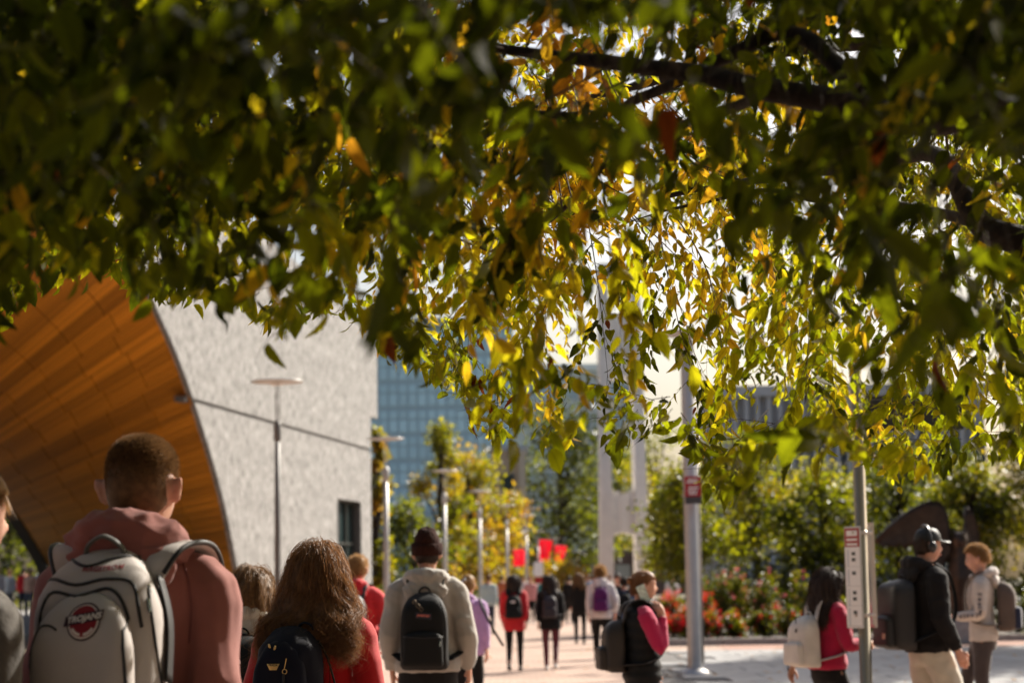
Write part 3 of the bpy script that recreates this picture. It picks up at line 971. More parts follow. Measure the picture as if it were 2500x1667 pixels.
limb([fork, (3.5, 6.2, 3.8), (3.0, 7.0, 5.1), (1.9, 8.1, 6.1), (.7, 8.6, 6.5)], .075, .008)
limb([fork, (3.9, 6.6, 3.4), (4.3, 7.8, 4.2), (4.3, 9.4, 4.6), (3.8, 11.0, 4.5)], .065, .008)
for pts, rad in limbs:
    bm = bmesh.new(); tube(bm, [tl(p) for p in pts], rad, 10)
    link('trunk' if rad[0] > .15 else 'limb', bm_mesh('limb', bm, True), M_BARK, tree)

LP = np.array([p for pts, rad in limbs[1:] for p in pts[3:]])
bm_tw = bmesh.new()
leaf_pos, leaf_M, leaf_tint = [], [], []
twigs = []
# openings in the foliage through which the sun reaches people below
SUNNY = [(Vector(q), r_) for q, r_ in (((-.72, 4.9, 1.60), .10), ((-.66, 4.9, 1.50), .08), ((-.70, 4.95, 1.36), .09), ((-.80, 4.9, 1.66), .07), ((-.86, 4.9, 1.86), .09), ((-.98, 4.75, 1.50), .06),
         ((-1.03, 4.7, 1.42), .05), ((-.90, 4.75, 1.58), .06), ((-1.2, 4.6, 1.46), .08), ((-1.24, 4.6, 1.66), .08), ((-.68, 7.75, 1.60), .12), ((-.62, 7.7, 1.46), .12), ((-.58, 7.7, 1.36), .10), ((-.72, 7.75, 1.70), .08), ((-.55, 7.75, 1.24), .10), ((-.60, 4.95, 1.25), .08), ((-1.15, 9.6, 1.6), .12))]
def sunlit_gap(p, l_):
    for q, r_ in SUNNY:
        v = p - q; t = v.dot(SUN_DIR)
        if t > .25 and (v - SUN_DIR * t).length < r_ + l_ * .45: return True
    return False

def spray(base, d, length, nl, tint0, size=1.0):
    """A drooping twig with alternate leaves."""
    d = Vector(d).normalized()
    pts = [Vector(base)]
    cur = d.copy()
    for i in range(5):
        cur = (cur + Vector((0, 0, -.16)) + Vector(RNG.normal(0, .10, 3))).normalized()
        pts.append(pts[-1] + cur * length / 5)
    last = -1
    for i in range(nl):
        f = (i + .6) / nl * 4.999
        k = int(f); p = pts[k].lerp(pts[k + 1], f - k)
        t = (pts[k + 1] - pts[k]).normalized()
        side = t.cross(Vector((0, 0, 1)))
        side = side.normalized() if side.length > .05 else Vector((1, 0, 0))
        s = 1 if i % 2 else -1
        ax = (t * .45 + side * (s * .65) + Vector((0, 0, -.75)) + Vector(RNG.normal(0, .30, 3))).normalized()
        L_ = size * (.036 + .056 * RNG.random() ** 1.3) * (.65 + .35 * math.sin(math.pi * min(1, (i + 1) / nl * .8)))
        p = p + ax * .006
        tipz = p.z + ax.z * L_
        m_ = p + ax * (L_ * .6)
        if (m_.y < 1.1 and m_.z < 2.25) or (m_.y >= 1.1 and m_.z < underside(m_.x, m_.y) + (0 if RNG.random() < .9 else -.05)): continue
        if size > 1.3 and m_.y > .6:
            qx, qy = proj(m_)
            if -150 < qx < 2650 and -150 < qy < 1700: continue
        if m_.y > 4.5 and sunlit_gap(m_, L_): continue
        if 1.2 < m_.y < 4.2 and RNG.random() < .93:      # the big limb hangs clear of leaves in front
            qx, qy = proj(m_)
            if (1240 < qx < 2100 and 60 < qy < 310) or (2200 < qx < 2500 and 350 < qy < 610): continue
        nr = ax.cross(Vector(RNG.normal(0, 1, 3)) + side * .4)
        nr = (nr - ax * nr.dot(ax)).normalized()
        yv = nr.cross(ax)
        w_ = L_ * RNG.uniform(.66, 1.12)
        leaf_M.append(np.array([ax * L_, yv * w_, nr * L_]).T)
        leaf_pos.append(p); leaf_tint.append(tint0 + RNG.normal(0, .07)); last = k
    if last >= 0: twigs.append((pts[:last + 2], .0011))

def tint_at(p):
    """Yellowing runs through whole branches, most in the crown's middle."""
    n_ = noise.noise(Vector(p) * 0.65 + Vector((3.1, 7.7, 1.9)))
    base = .22 + .44 * n_
    g = math.exp(-((p[0] - .15) / 1.2) ** 2 - ((p[2] - 3.2) / 1.0) ** 2)
    base += .40 * g + RNG.normal(0, .09)
    if p[2] < 2.2: base -= .12
    if p[0] < -.7 and RNG.random() < .75: base -= .12  # left side dimmed: the deeper shade there is put into the tint
    return float(min(.86, max(.03, base)))

def canopy_branch(E):
    i = int(np.argmin(((LP - E) ** 2).sum(1) + RNG.random(len(LP)) * .25))
    S = Vector(LP[i]); E = Vector(E)
    mid = S.lerp(E, .5) + Vector((0, 0, .10 * (E - S).length)) + Vector(RNG.normal(0, .04, 3))
    pts = smooth_path([S, mid, E], 5)
    ok = [p.z > underside(p.x, max(p.y, 1.2)) - .02 for p in pts]
    if not all(ok): return False
    twigs.append((pts, .0028))
    t0 = tint_at(E)
    ns = 5 + int((E - S).length * 3.7)
    for k in range(ns):
        f = (.25 + .75 * (k + RNG.random()) / ns) * (len(pts) - 1.001)
        a = int(f); p = pts[a].lerp(pts[a + 1], f - a)
        out = (pts[a + 1] - pts[a]).normalized()
        d = out * .6 + Vector(RNG.normal(0, .6, 3)) + Vector((0, 0, -.25))
        spray(p, d, RNG.uniform(.22, .48), int(RNG.integers(10, 18)), t0 + RNG.normal(0, .08))

random.seed(3)
nb = 0
for _ in range(90000):
    if nb >= 600: break
    x, y, z = RNG.uniform(-4.3, 4.9), RNG.uniform(3.0, 12.0), RNG.uniform(1.7, 6.5)
    zb = underside(x, y)
    if z < zb + .05: continue
    # canopy is a shell: thick near its underside, open above
    dens = math.exp(-max(0, z - zb - .6) / 2.1)
    px = 1250 + F * x / y
    inframe = -250 < px < 2750
    if not inframe: dens *= .45
    if y < 3.4: dens *= .55
    if noise.noise(Vector((x, y, z)) * .85) < .02: continue     # gaps that let the sky through
    if RNG.random() > dens: continue
    nb += canopy_branch(np.array((x, y, z))) is None
# the crown goes on over and behind the viewer, coarser there
for _ in range(330):
    x, y, z = RNG.uniform(-3.6, 5.2), RNG.uniform(-5.0, 2.0), RNG.uniform(2.7, 4.6)
    for k in range(7):
        spray((x + RNG.normal(0, .3), y + RNG.normal(0, .3), z + RNG.normal(0, .2)), RNG.normal(0, .6, 3), .45, 9, .2, 2.6)
# upper crown, above the picture: coarse leafy clumps with sunny gaps between
for _ in range(1800):
    x, y, z = RNG.uniform(-4.0, 10.5), RNG.uniform(-1.0, 17.0), RNG.uniform(4.4, 8.2)
    if ((x - 3.4) / 7.0) ** 2 + ((y - 7.2) / 9.0) ** 2 + ((z - 4.0) / 4.6) ** 2 > 1: continue
    if P(1250 + F * x / max(y, .5), -60, max(y, .5)).z > z: continue
    if noise.noise(Vector((x, y, z)) * .8 + Vector((9, 2, 4))) < -.08: continue
    for k in range(5):
        spray((x + RNG.normal(0, .25), y + RNG.normal(0, .25), z + RNG.normal(0, .15)), RNG.normal(0, .6, 3), .5, 8, .3, 3.2)
# nearest boughs, a metre or two from the lens; shade put into their tint
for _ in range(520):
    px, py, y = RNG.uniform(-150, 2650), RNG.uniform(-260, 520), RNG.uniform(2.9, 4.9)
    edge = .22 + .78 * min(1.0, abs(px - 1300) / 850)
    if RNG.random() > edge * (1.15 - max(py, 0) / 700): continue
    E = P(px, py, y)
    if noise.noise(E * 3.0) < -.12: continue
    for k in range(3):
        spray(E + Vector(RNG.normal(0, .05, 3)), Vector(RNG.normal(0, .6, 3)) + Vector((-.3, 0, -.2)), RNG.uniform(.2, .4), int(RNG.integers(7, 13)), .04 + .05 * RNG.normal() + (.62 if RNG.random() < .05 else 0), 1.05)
# closest twigs along the crown's top and right, shade put into a near-black tint
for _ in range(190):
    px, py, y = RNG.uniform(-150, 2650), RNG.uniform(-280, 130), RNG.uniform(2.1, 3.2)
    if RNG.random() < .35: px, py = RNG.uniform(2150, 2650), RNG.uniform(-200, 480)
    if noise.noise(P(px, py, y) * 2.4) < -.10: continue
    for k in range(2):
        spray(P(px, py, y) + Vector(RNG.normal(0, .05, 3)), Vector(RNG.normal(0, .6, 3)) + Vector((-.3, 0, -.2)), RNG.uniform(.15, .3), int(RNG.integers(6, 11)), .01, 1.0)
# low fringe: sprays that end the hanging boughs
for _ in range(430):
    px, y = RNG.uniform(-200, 2700), RNG.uniform(3.6, 8.2)
    by = float(np.interp(px, BX, BY)) - RNG.uniform(15, 130)
    E = P(px, by, y)
    if noise.noise(E * 2.2) < -.2: continue
    spray(E, Vector(RNG.normal(0, .5, 3)) + Vector((-.5, -.1, -.3)), RNG.uniform(.2, .45), int(RNG.integers(9, 16)), .22 + .10 * RNG.normal())

# the lowest hanging tip with sunlit and shrivelled leaves
for px, py in ((1120, 850), (1190, 900), (1215, 960), (1260, 880), (1060, 870)):
    spray(P(px, py, 6.7), (.02, 0, -1), .22, 7, .30, 1.28)
n_brown = 0
for px, py, ax_ in ((1160, 915, (-.1, 0, -1)), (1172, 925, (.25, .1, -1)), (1140, 985, (.3, 0, -1)), (1195, 985, (.35, -.1, -1)), (1262, 965, (-.7, 0, -.7)), (1235, 925, (-.5, .1, -1)), (1290, 985, (.1, 0, -1)), (1150, 1010, (.15, 0, -1))):
    a_ = Vector(ax_).normalized(); y_ = a_.cross(Vector((.3, 1, .2))).normalized(); l_ = RNG.uniform(.075, .10)
    leaf_M.append(np.array([a_ * l_, y_ * l_ * .55, a_.cross(y_) * l_]).T); leaf_pos.append(P(px, py, 6.7)); leaf_tint.append(1.0); n_brown += 1
leaf_pos = np.array([tl(p) for p in leaf_pos], np.float32)
leaf_M = np.array(leaf_M, np.float32)
leaf_tint = np.clip(np.array(leaf_tint, np.float32), 0, .93); leaf_tint[-n_brown:] = 1.0
brown = RNG.random(len(leaf_tint)) < .0015
leaf_tint[brown] = 1.0

# which leaves show largest from the viewpoint: those become parts of their own
C3 = np.array(CAM3.transposed()); wp_ = leaf_pos + np.array(TREE0) + np.einsum('nij,j->ni', leaf_M, np.array((.5, 0, -.05)))
vc = (wp_ - np.array((0, 0, EYE))) @ C3.T
ppx, ppy = 1250 + F * vc[:, 0] / -vc[:, 2], 833.5 - F * vc[:, 1] / -vc[:, 2]
size = np.linalg.norm(leaf_M[:, :, 0], axis=1) * F / -vc[:, 2]
inside = (ppx > 10) & (ppx < 2490) & (ppy > 10) & (ppy < 1500)
order = np.argsort(-vc[:, 2])
GC = 16
grid = np.zeros((1667 // GC + 2, 2500 // GC + 2), bool)
score = np.zeros(len(size))
for i in order:
    if not inside[i]: continue
    r_ = size[i] * .33
    x0, x1 = int(max(0, ppx[i] - r_) // GC), int(min(2499, ppx[i] + r_) // GC) + 1
    y0, y1 = int(max(0, ppy[i] - r_) // GC), int(min(1666, ppy[i] + r_) // GC) + 1
    g = grid[y0:y1, x0:x1]
    score[i] = (~g).sum(); g[:] = True
score[-n_brown:] = 1e6
pick = np.argsort(-score)[:300]
rest = np.setdiff1d(np.arange(len(size)), pick)
TM = leaf_template()
vis = (ppx > -120) & (ppx < 2620) & (ppy > -120) & (ppy < 1700) & (vc[:, 2] < -.8)
hidden, rest = rest[~vis[rest]], rest[vis[rest]]
COARSE = (np.array([(0, 0, 0), (.4, -.27, .08), (.4, .27, .08), (1, 0, -.15)], np.float32), [(0, 1, 3), (0, 3, 2)], np.array([0, 1, 1, .5], np.float32))
small = size[rest] < 52
few, rest = rest[small], rest[~small]
rest_a, rest_b, rest_c = rest[::3], rest[1::3], rest[2::3]
LEAF_FULL = LEAF_ST; LEAF_ST = [(.16, .42), (.45, .53), (.76, .32)]
few_t = [leaf_template(*a) for a in ((.18, .22, .0), (.32, .10, .35), (.10, .38, -.3))]
LEAF_ST = LEAF_FULL
me = [leaves_mesh('leaves', leaf_M[few[k::3]], leaf_pos[few[k::3]], leaf_tint[few[k::3]], few_t[k]) for k in range(3)] + [leaves_mesh('leaves', leaf_M[r_], leaf_pos[r_], leaf_tint[r_], leaf_template(*a)) for r_, a in
      ((rest_a, (.18, .22, .0)), (rest_b, (.32, .10, .35)), (rest_c, (.10, .38, -.3)))]
me.append(leaves_mesh('leaves', leaf_M[hidden], leaf_pos[hidden], leaf_tint[hidden], COARSE))
def merge_leaf_meshes(name, ms):
    bm = bmesh.new()
    for m in ms: bm.from_mesh(m); bpy.data.meshes.remove(m)
    out = bpy.data.meshes.new(name); bm.to_mesh(out); bm.free()
    return out
setp(link('leaves', merge_leaf_meshes('leaves', me), M_LEAF, tree), kind='stuff')
variants = []
for tnt in (.06, .16, .24, .32, .42, .52, .62, .72, .84, 1.0):
    V, F_, rib = leaf_template(.12 + .2 * random.random(), .1 + .3 * random.random(), random.uniform(-.3, .3) if tnt < 1 else 1.4, True)
    m = leaves_mesh('leaf', np.eye(3, dtype=np.float32)[None], np.zeros((1, 3), np.float32), np.array([tnt]), (V, F_, rib))
    m.materials.append(M_LEAF); variants.append((tnt, m))
for i in pick:
    v = min(variants, key=lambda q: abs(q[0] - leaf_tint[i]))[1]
    o = link('leaf', v, None, tree)
    o.matrix_local = Matrix.Translation(Vector([float(c) for c in leaf_pos[i]])) @ Matrix([[float(c) for c in r_] for r_ in leaf_M[i]]).to_4x4()
bm = bmesh.new()
for pts, r_ in twigs:
    if len(pts) > 3 and r_ < .002: pts = pts[:1] + pts[2::2] if len(pts) % 2 else pts[::2] + pts[-1:]
    n_ = len(pts)
    tube(bm, [tl(p) for p in pts], [r_ * (1.25 - .9 * i / (n_ - 1)) for i in range(n_)], 3)
setp(link('twigs', bm_mesh('twigs', bm, True), M_TWIG, tree), kind='stuff')


# ---- background trees
def crown_mesh(name, blobs, n, leaf, tints, seed):
    rg = np.random.default_rng(seed)
    vol = np.array([b[1][0] * b[1][1] * b[1][2] for b in blobs]) ** .8; vol /= vol.sum()
    idx = rg.choice(len(blobs), n, p=vol)
    d = rg.normal(0, 1, (n, 3)); d /= np.linalg.norm(d, axis=1)[:, None]
    rr = rg.random(n) ** .42
    c = np.array([b[0] for b in blobs])[idx]; rad = np.array([b[1] for b in blobs])[idx]
    pos = c + d * rr[:, None] * rad * (1 + .22 * rg.normal(0, 1, (n, 1)))
    ax = rg.normal(0, 1, (n, 3)) + np.array((0, 0, -.6)); ax /= np.linalg.norm(ax, axis=1)[:, None]
    yv = np.cross(ax, rg.normal(0, 1, (n, 3))); yv /= np.linalg.norm(yv, axis=1)[:, None]
    nr = np.cross(ax, yv)
    L_ = leaf * rg.uniform(.6, 1.3, n)
    M3 = np.stack([ax * L_[:, None], yv * L_[:, None] * .8, nr * L_[:, None]], axis=2)
    bt = rg.uniform(*tints, len(blobs))[idx] + rg.normal(0, .07, n)
    V = np.array([(0, 0, 0), (.35, -.4, .12), (1, 0, -.1), (.35, .4, .12)], np.float32)
    return leaves_mesh(name, M3, pos, np.clip(bt, 0, 1), (V, [(0, 1, 2), (0, 2, 3)], np.ones(4, np.float32)))

M_LEAFBG = leaf_material('park_leaf', PARK_STOPS, .8, 0.42, .38, .35)
M_LEAFSH = leaf_material('shaded_shrub_leaf', PARK_STOPS, .5, 0.35, .4, .3)  # dimmer copy of the park leaf: the bed's shade is put into the colour
def bg_tree(name, label, x, y, h, wid, tints, seed, n=2600, leaf=.28, crown0=.3, group=None, depthw=None, nblob=16, cat='tree'):
    t = thing(name, label, cat, (x, y, 0), group=group)
    rg = np.random.default_rng(seed)
    z0 = h * crown0
    bm = bmesh.new()
    r0 = .018 * h + .03
    tube(bm, smooth_path([(0, 0, 0), (.05 * rg.normal(), 0, z0 * .8), (.1 * rg.normal(), .1, h * .6), (0, 0, h * .85)], 3), interp([r0, r0 * .8, r0 * .5, r0 * .15], 3), 8)
    blobs = []
    for k in range(nblob):
        a = rg.uniform(0, 6.283); f = (k + .5) / nblob
        prof = math.sin(math.pi * min(1, .18 + .80 * f)) ** .7
        rad = wid * .5 * prof * rg.uniform(.35, .85)
        c = (rad * math.cos(a), rad * math.sin(a) * (depthw or 1.0), z0 + (h - z0) * (f * .88 + .05))
        s = wid * rg.uniform(.17, .27)
        blobs.append((c, (s, s, s * .8)))
        zs = z0 * .9 + (h - z0) * f * .55
        tube(bm, [(0, 0, zs), (c[0] * .5, c[1] * .5, (zs + c[2]) / 2 + .1), c], [r0 * .4, r0 * .25, r0 * .08], 5)
    link('trunk', bm_mesh('trunk', bm, True), M_BARK, t)
    setp(link('crown', crown_mesh('crown', blobs, n, leaf, tints, seed + 1), M_LEAFBG, t))
    return t

def tree_px(label, px, depth, ytop, wpx, tints, seed, **kw):
    h = P(px, ytop, depth).z
    return bg_tree(kw.pop('name', 'park_tree'), label, gx(px, depth), depth, h, wpx / F * depth, tints, seed, **kw)
# left of the walk
tree_px('slim yellowing tree beside the library corner', 922, 84, 1020, 80, (.30, .72), 101, leaf=.24, crown0=.12, n=3200, group='trees left of the walk')
tree_px('tall feathery young tree in front of the glass tower', 1075, 105, 1010, 150, (.30, .70), 102, leaf=.26, crown0=.15, n=3400, group='trees left of the walk')
tree_px('broad golden tree between the third and fifth lamps', 1150, 128, 1085, 260, (.42, .80), 103, leaf=.34, crown0=.15, n=3600, group='trees left of the walk')
tree_px('low dark green tree at the foot of the library corner', 1010, 92, 1210, 210, (.02, .40), 104, leaf=.25, crown0=.1, n=2600, group='trees left of the walk')
tree_px('yellow tree just above the squarish red banner', 1252, 150, 1190, 150, (.50, .82), 105, leaf=.36, crown0=.12, n=2200, group='trees left of the walk')
tree_px('big dark green tree left of the tower', 1370, 205, 985, 330, (.0, .30), 106, leaf=.55, crown0=.12, n=4600, nblob=26, group='tall trees round the tower')
tree_px('dark tree seen between the tower legs', 1515, 235, 1045, 210, (.05, .35), 107, leaf=.5, crown0=.12, n=3200, group='tall trees round the tower')
tree_px('hazy pale green tree right of the tower', 1610, 225, 1030, 230, (.15, .50), 108, leaf=.5, crown0=.15, n=2400, group='tall trees round the tower')
tree_px('sparse green tree between the tower and stout pole', 1650, 120, 1150, 150, (.25, .60), 109, leaf=.3, crown0=.2, n=1800, group='tall trees round the tower')
tree_px('russet shrub like tree under the banners', 1360, 150, 1378, 210, (.55, .85), 110, leaf=.3, crown0=.05, n=1800, group='tall trees round the tower')
tree_px('dark tree seen through the timber vault', 20, 92, 1150, 330, (.0, .22), 111, leaf=.3, crown0=.1, n=3000, group='trees beyond the vault')
tree_px('shaded tree past the left end of the vault opening', -140, 96, 1090, 330, (.0, .22), 112, leaf=.3, crown0=.1, n=2200, group='trees beyond the vault')
# right: small bright trees over the flower bed
rt = [(1690, 58, 1135, 300, (.16, .42), 'bright small tree behind the stout pole'), (1850, 61, 1075, 300, (.22, .52), 'tallest bright yellow green small tree of the flower bed'),
      (2010, 57, 1150, 290, (.08, .40), 'rounded green small tree left of the sign pole'), (2200, 60, 1100, 330, (.02, .40), 'deep green small tree behind the bronze bird'),
      (2380, 57, 1120, 300, (.06, .52), 'yellow flecked small tree behind the curly haired student'), (2540, 59, 1050, 320, (.25, .62), 'small tree cut by the right edge of the picture')]
for k, (px, d, yt, wp__, tn, lb) in enumerate(rt):
    tree_px(lb, px, d, yt, wp__, tn, 130 + k, leaf=.16, crown0=.36, n=5200, nblob=22, group='small trees over the flower bed', name='ornamental_tree')
# trees off to the right whose shade stripes the pavement
for k, (x, y, h, w_) in enumerate(((13.2, 41.5, 11, 6), (14.4, 47, 12, 6.5), (17, 43, 15, 7), (20, 50, 18, 8))):
    bg_tree('shade_tree', ['street tree out of view right whose shade crosses the slabs', 'tall street tree behind the small trees at the right edge', 'tallest street tree, furthest beyond the right edge', 'tall street tree right of the plaza'][k],
            x, y, h, w_, (.1, .5), 150 + k, leaf=.4, crown0=.42, n=2600, group='shade trees right of the slabs')

# unseen trees added behind the viewer to cut skylight on the near sides
for k, (x, y, h, w_) in enumerate(((-9, -9, 13, 9), (-1, -13, 14, 10), (8, -11, 13, 9), (15, -4, 12, 8), (-15, 0, 13, 9))):
    bg_tree('sky_blocking_tree', ['added sky-blocking tree behind the viewer, left', 'tallest added sky-blocking tree straight behind the viewer', 'added sky-blocking tree behind the viewer, right', 'added sky-blocking tree beside the viewer, far right', 'added sky-blocking tree beside the viewer, far left'][k],
            x, y, h, w_, (.0, .3), 170 + k, leaf=.55, crown0=.2, n=2600, nblob=24, group='unseen trees added to block skylight')
# ---- flower bed
M_RED = mat('red_petal', (0.62, 0.015, 0.02), 0.6, transl=.35, objvar=.2)
M_PINK = mat('pink_petal', (0.62, 0.12, 0.14), 0.6, transl=.35, objvar=.2)
M_WHITEPETAL = mat('white_petal', (0.65, 0.66, 0.62), 0.6, transl=.3)
bed = setp(sheet('flower_bed', [(3.6, 47), (22, 47), (22, 64), (5.2, 64), (3.9, 55)], .10, mat('bed_soil', (0.05, 0.035, 0.022), .95, var=.3, vscale=3)), 'dark soil of the planted bed')
kb = setp(link('bed_kerb', bpy.data.meshes.new('bed_kerb'), M_KERB), 'low granite kerb round the flower bed', kind='structure')
for i in range(15):
    box_part('kerb_stone', (3.55 + i * 1.24, 3.55 + i * 1.24 + 1.228, 46.72, 46.98, .004, .16), M_KERB, kb, .012)
for i in range(10):
    b_ = box_part('kerb_stone', (-.13, .13, 0, 1.5, .004, .16), M_KERB, kb, .012)
    b_.location = (3.45 + .02 * i, 47.0 + i * 1.52, 0)
def shrub(label, x, y, w_, h, tints, seed, bloom=None, nb_=60, bl=.06, n=900, leaf=.10, group='shrubs of the flower bed'):
    t = thing('flowering_shrub' if bloom else 'shrub', label, 'shrub', (x, y, .09), group=group)
    rg = np.random.default_rng(seed)
    blobs = []
    for k in range(10):
        a = rg.uniform(0, 6.28); r_ = w_ * .36 * rg.random() ** .5
        zz = h * rg.uniform(.25, .75)
        blobs.append(((r_ * math.cos(a), r_ * math.sin(a), zz), (w_ * .22, w_ * .22, h * .28)))
    bm = bmesh.new()
    for b in blobs[:7]:
        tube(bm, [(0, 0, 0), (b[0][0] * .5, b[0][1] * .5, b[0][2] * .6), b[0]], [.018, .012, .004], 5)
    link('stem', bm_mesh('stem', bm), M_TWIG, t)
    link('foliage', crown_mesh('foliage', blobs, n, leaf, tints, seed), M_LEAFSH, t)
    if bloom:
        bm = bmesh.new()
        for k in range(nb_):
            b = blobs[rg.integers(len(blobs))]
            d = rg.normal(0, 1, 3); d[1] -= .5; d[2] += .5; d /= np.linalg.norm(d)
            c = Vector([float(q) for q in np.array(b[0]) + d * np.array(b[1]) * 1.05])
            for q in range(5):
                a = q * 1.2566
                u = Vector((math.cos(a), -.3, math.sin(a))) * bl * rg.uniform(.7, 1.2)
                v = Vector((math.cos(a + .6), -.3, math.sin(a + .6))) * bl
                bm.faces.new([bm.verts.new(c), bm.verts.new(c + u), bm.verts.new(c + (u + v) * .7 + Vector((0, -.02, 0)))])
        setp(link('blossom', bm_mesh('blossom', bm), bloom, t), kind='stuff')
    return t
pos_words = ['leftmost, by the person in white', 'left of the stout pole', 'just left of the stout pole', 'just right of the stout pole', 'further right along the kerb', 'midway along the kerb']
for k, px in enumerate((1622, 1672, 1722, 1790, 1860, 1925)):
    shrub('low shrub full of red flowers, ' + pos_words[k], gx(px, 48.3), 48.2 + .3 * (k % 2), .78, .75 + .05 * (k % 3), (.12, .50), 200 + k, M_RED, 70 if k < 3 else 18, .055)
for k, px in enumerate((1640, 1705)):
    shrub(['taller shrub of red flowers in the second row, left', 'taller shrub of red flowers in the second row, at the pole'][k], gx(px, 50), 50.0, .9, 1.15, (.15, .5), 210 + k, M_RED, 60, .06)
for k, px in enumerate((1745, 1810, 1880, 1950)):
    shrub(['pink rose bush next to the stout pole', 'tall pink rose bush, second from the stout pole', 'tall pink rose bush, third from the stout pole', 'pale pink rose bush left of the crimson sweatshirt'][k], gx(px, 52), 51.6 + .4 * (k % 2), 1.15, 1.75, (.05, .45), 220 + k, M_PINK, 40 if k < 3 else 24, .045, n=1300)
for k, px in enumerate((1990, 2060, 2140, 2220, 2300, 2390, 2470)):
    shrub(['dark leafy shrub behind the crimson sweatshirt', 'dark leafy shrub behind the sign pole', 'grey green shrub right of the sign pole', 'low shrub under the bronze bird', 'pale flowered shrub beside the black backpack', 'silvery shrub behind the walking student', 'pale flowered shrub at the right edge'][k],
          gx(px, 48.6), 48.2 + .35 * (k % 3), .95, .95, (.0, .30), 230 + k, M_WHITEPETAL if k > 1 else None, 50, .03, n=1300)
for k, px in enumerate((1770, 1900, 2030, 2170, 2420, 2490)):
    shrub(['dense hedge plant in the back row behind the rose bushes', 'dense hedge plant behind the pale pink roses', 'dense hedge plant behind the sign pole', 'dense hedge plant left of the bronze bird', 'dense hedge plant right of the bronze bird', 'dense hedge plant ending the back row'][k], gx(px, 56), 55.6, 1.9, 2.1, (.0, .28), 240 + k, None, n=1500, leaf=.13)
# planting left of the walk
for k, (px, d) in enumerate(((915, 70), (985, 78), (1060, 88), (1125, 98), (1180, 110))):
    shrub(['orange tinged shrub nearest the library corner', 'green shrub second along the left planting', 'russet shrub third along the left planting', 'green shrub fourth along the left planting', 'last shrub of the left planting'][k], gx(px, d) - .6, d, 2.2, 1.5, ((.45, .8) if k in (0, 2) else (.1, .45)), 260 + k, None, n=900, leaf=.2, group='shrubs left of the walk')

# ---- bronze bird with raised wings
M_BRONZE = mat('dark_bronze', (0.055, 0.035, 0.025), 0.42, 0.5, metal=.7, var=.3, vscale=6, bump=.3, bscale=14)
SB = 45.2
st = thing('bird_statue', 'dark bronze bird statue with raised spread wings on a stone block', 'statue', (gx(2345, SB), SB, 0))
box_part('plinth', (-.55, .55, -.45, .45, 0, .55), M_KERB, st, .03)
bm = bmesh.new()
tube(bm, smooth_path([(0, 0, .53), (0, .02, .95), (.02, -.05, 1.5), (.0, -.1, 1.95), (-.02, -.14, 2.2)], 4), interp([.16, .30, .36, .24, .17], 4), 16)
ellipsoid(bm, (-.03, -.18, 2.32), (.19, .2, .19)); 
tube(bm, [(-.03, -.34, 2.30), (-.03, -.43, 2.22)], [.05, .008], 8)
for s in (-1, 1):
    tube(bm, [(s * .11 - .03, -.2, 2.44), (s * .15 - .03, -.2, 2.58)], [.05, .01], 8)
    tube(bm, [(s * .13, -.08, .9), (s * .14, -.12, .56)], [.11, .08], 8)
link('body', remesh(bm, .03, 3, 'body'), M_BRONZE, st)
def wing(path, chords, name):
    """A wing with thickness; trailing edge cut into feathers."""
    bm = bmesh.new(); n = len(path)
    P0 = smooth_path(path, 4); C = interp(chords, 4); m = len(P0)
    rows = []
    for i, (p, c) in enumerate(zip(P0, C)):
        c = Vector(c) * (1 + .10 * math.sin(i * 2.4))
        row = []
        for k in range(7):
            f = k / 6
            q = p + c * f + Vector((0, .05 * math.sin(f * 3.1), 0))
            th = .07 * (1 - f) + .015 + .012 * math.sin(i * 2.4)
            row.append((bm.verts.new(q + Vector((0, -th, 0))), bm.verts.new(q + Vector((0, th, 0)))))
        rows.append(row)
    for a, b in zip(rows, rows[1:]):
        for k in range(6):
            bm.faces.new((a[k][0], a[k + 1][0], b[k + 1][0], b[k][0])); bm.faces.new((a[k][1], b[k][1], b[k + 1][1], a[k + 1][1]))
        bm.faces.new((a[0][0], b[0][0], b[0][1], a[0][1])); bm.faces.new((a[6][0], a[6][1], b[6][1], b[6][0]))
    for r_ in (rows[0], rows[-1]):
        for k in range(6): bm.faces.new((r_[k][0], r_[k][1], r_[k + 1][1], r_[k + 1][0]))
    link('wing', bm_mesh(name, bm, True), M_BRONZE, st)
wing([(-.12, .1, 2.0), (-.22, .12, 2.9), (-.45, .1, 3.22), (-.95, 0, 3.10), (-1.5, -.1, 2.75), (-1.95, -.15, 2.35)],
     [(-.5, 0, -.55), (-.55, 0, -1.0), (-.35, 0, -1.15), (-.1, 0, -.95), (.05, 0, -.55), (.12, 0, -.12)], 'wing')
wing([(.12, .1, 1.9), (.16, .15, 2.7), (.22, .2, 3.05), (.38, .25, 2.95), (.52, .3, 2.5)],
     [(.3, 0, -.6), (.36, 0, -.9), (.3, 0, -1.2), (.2, 0, -1.2), (.06, 0, -.7)], 'wing')

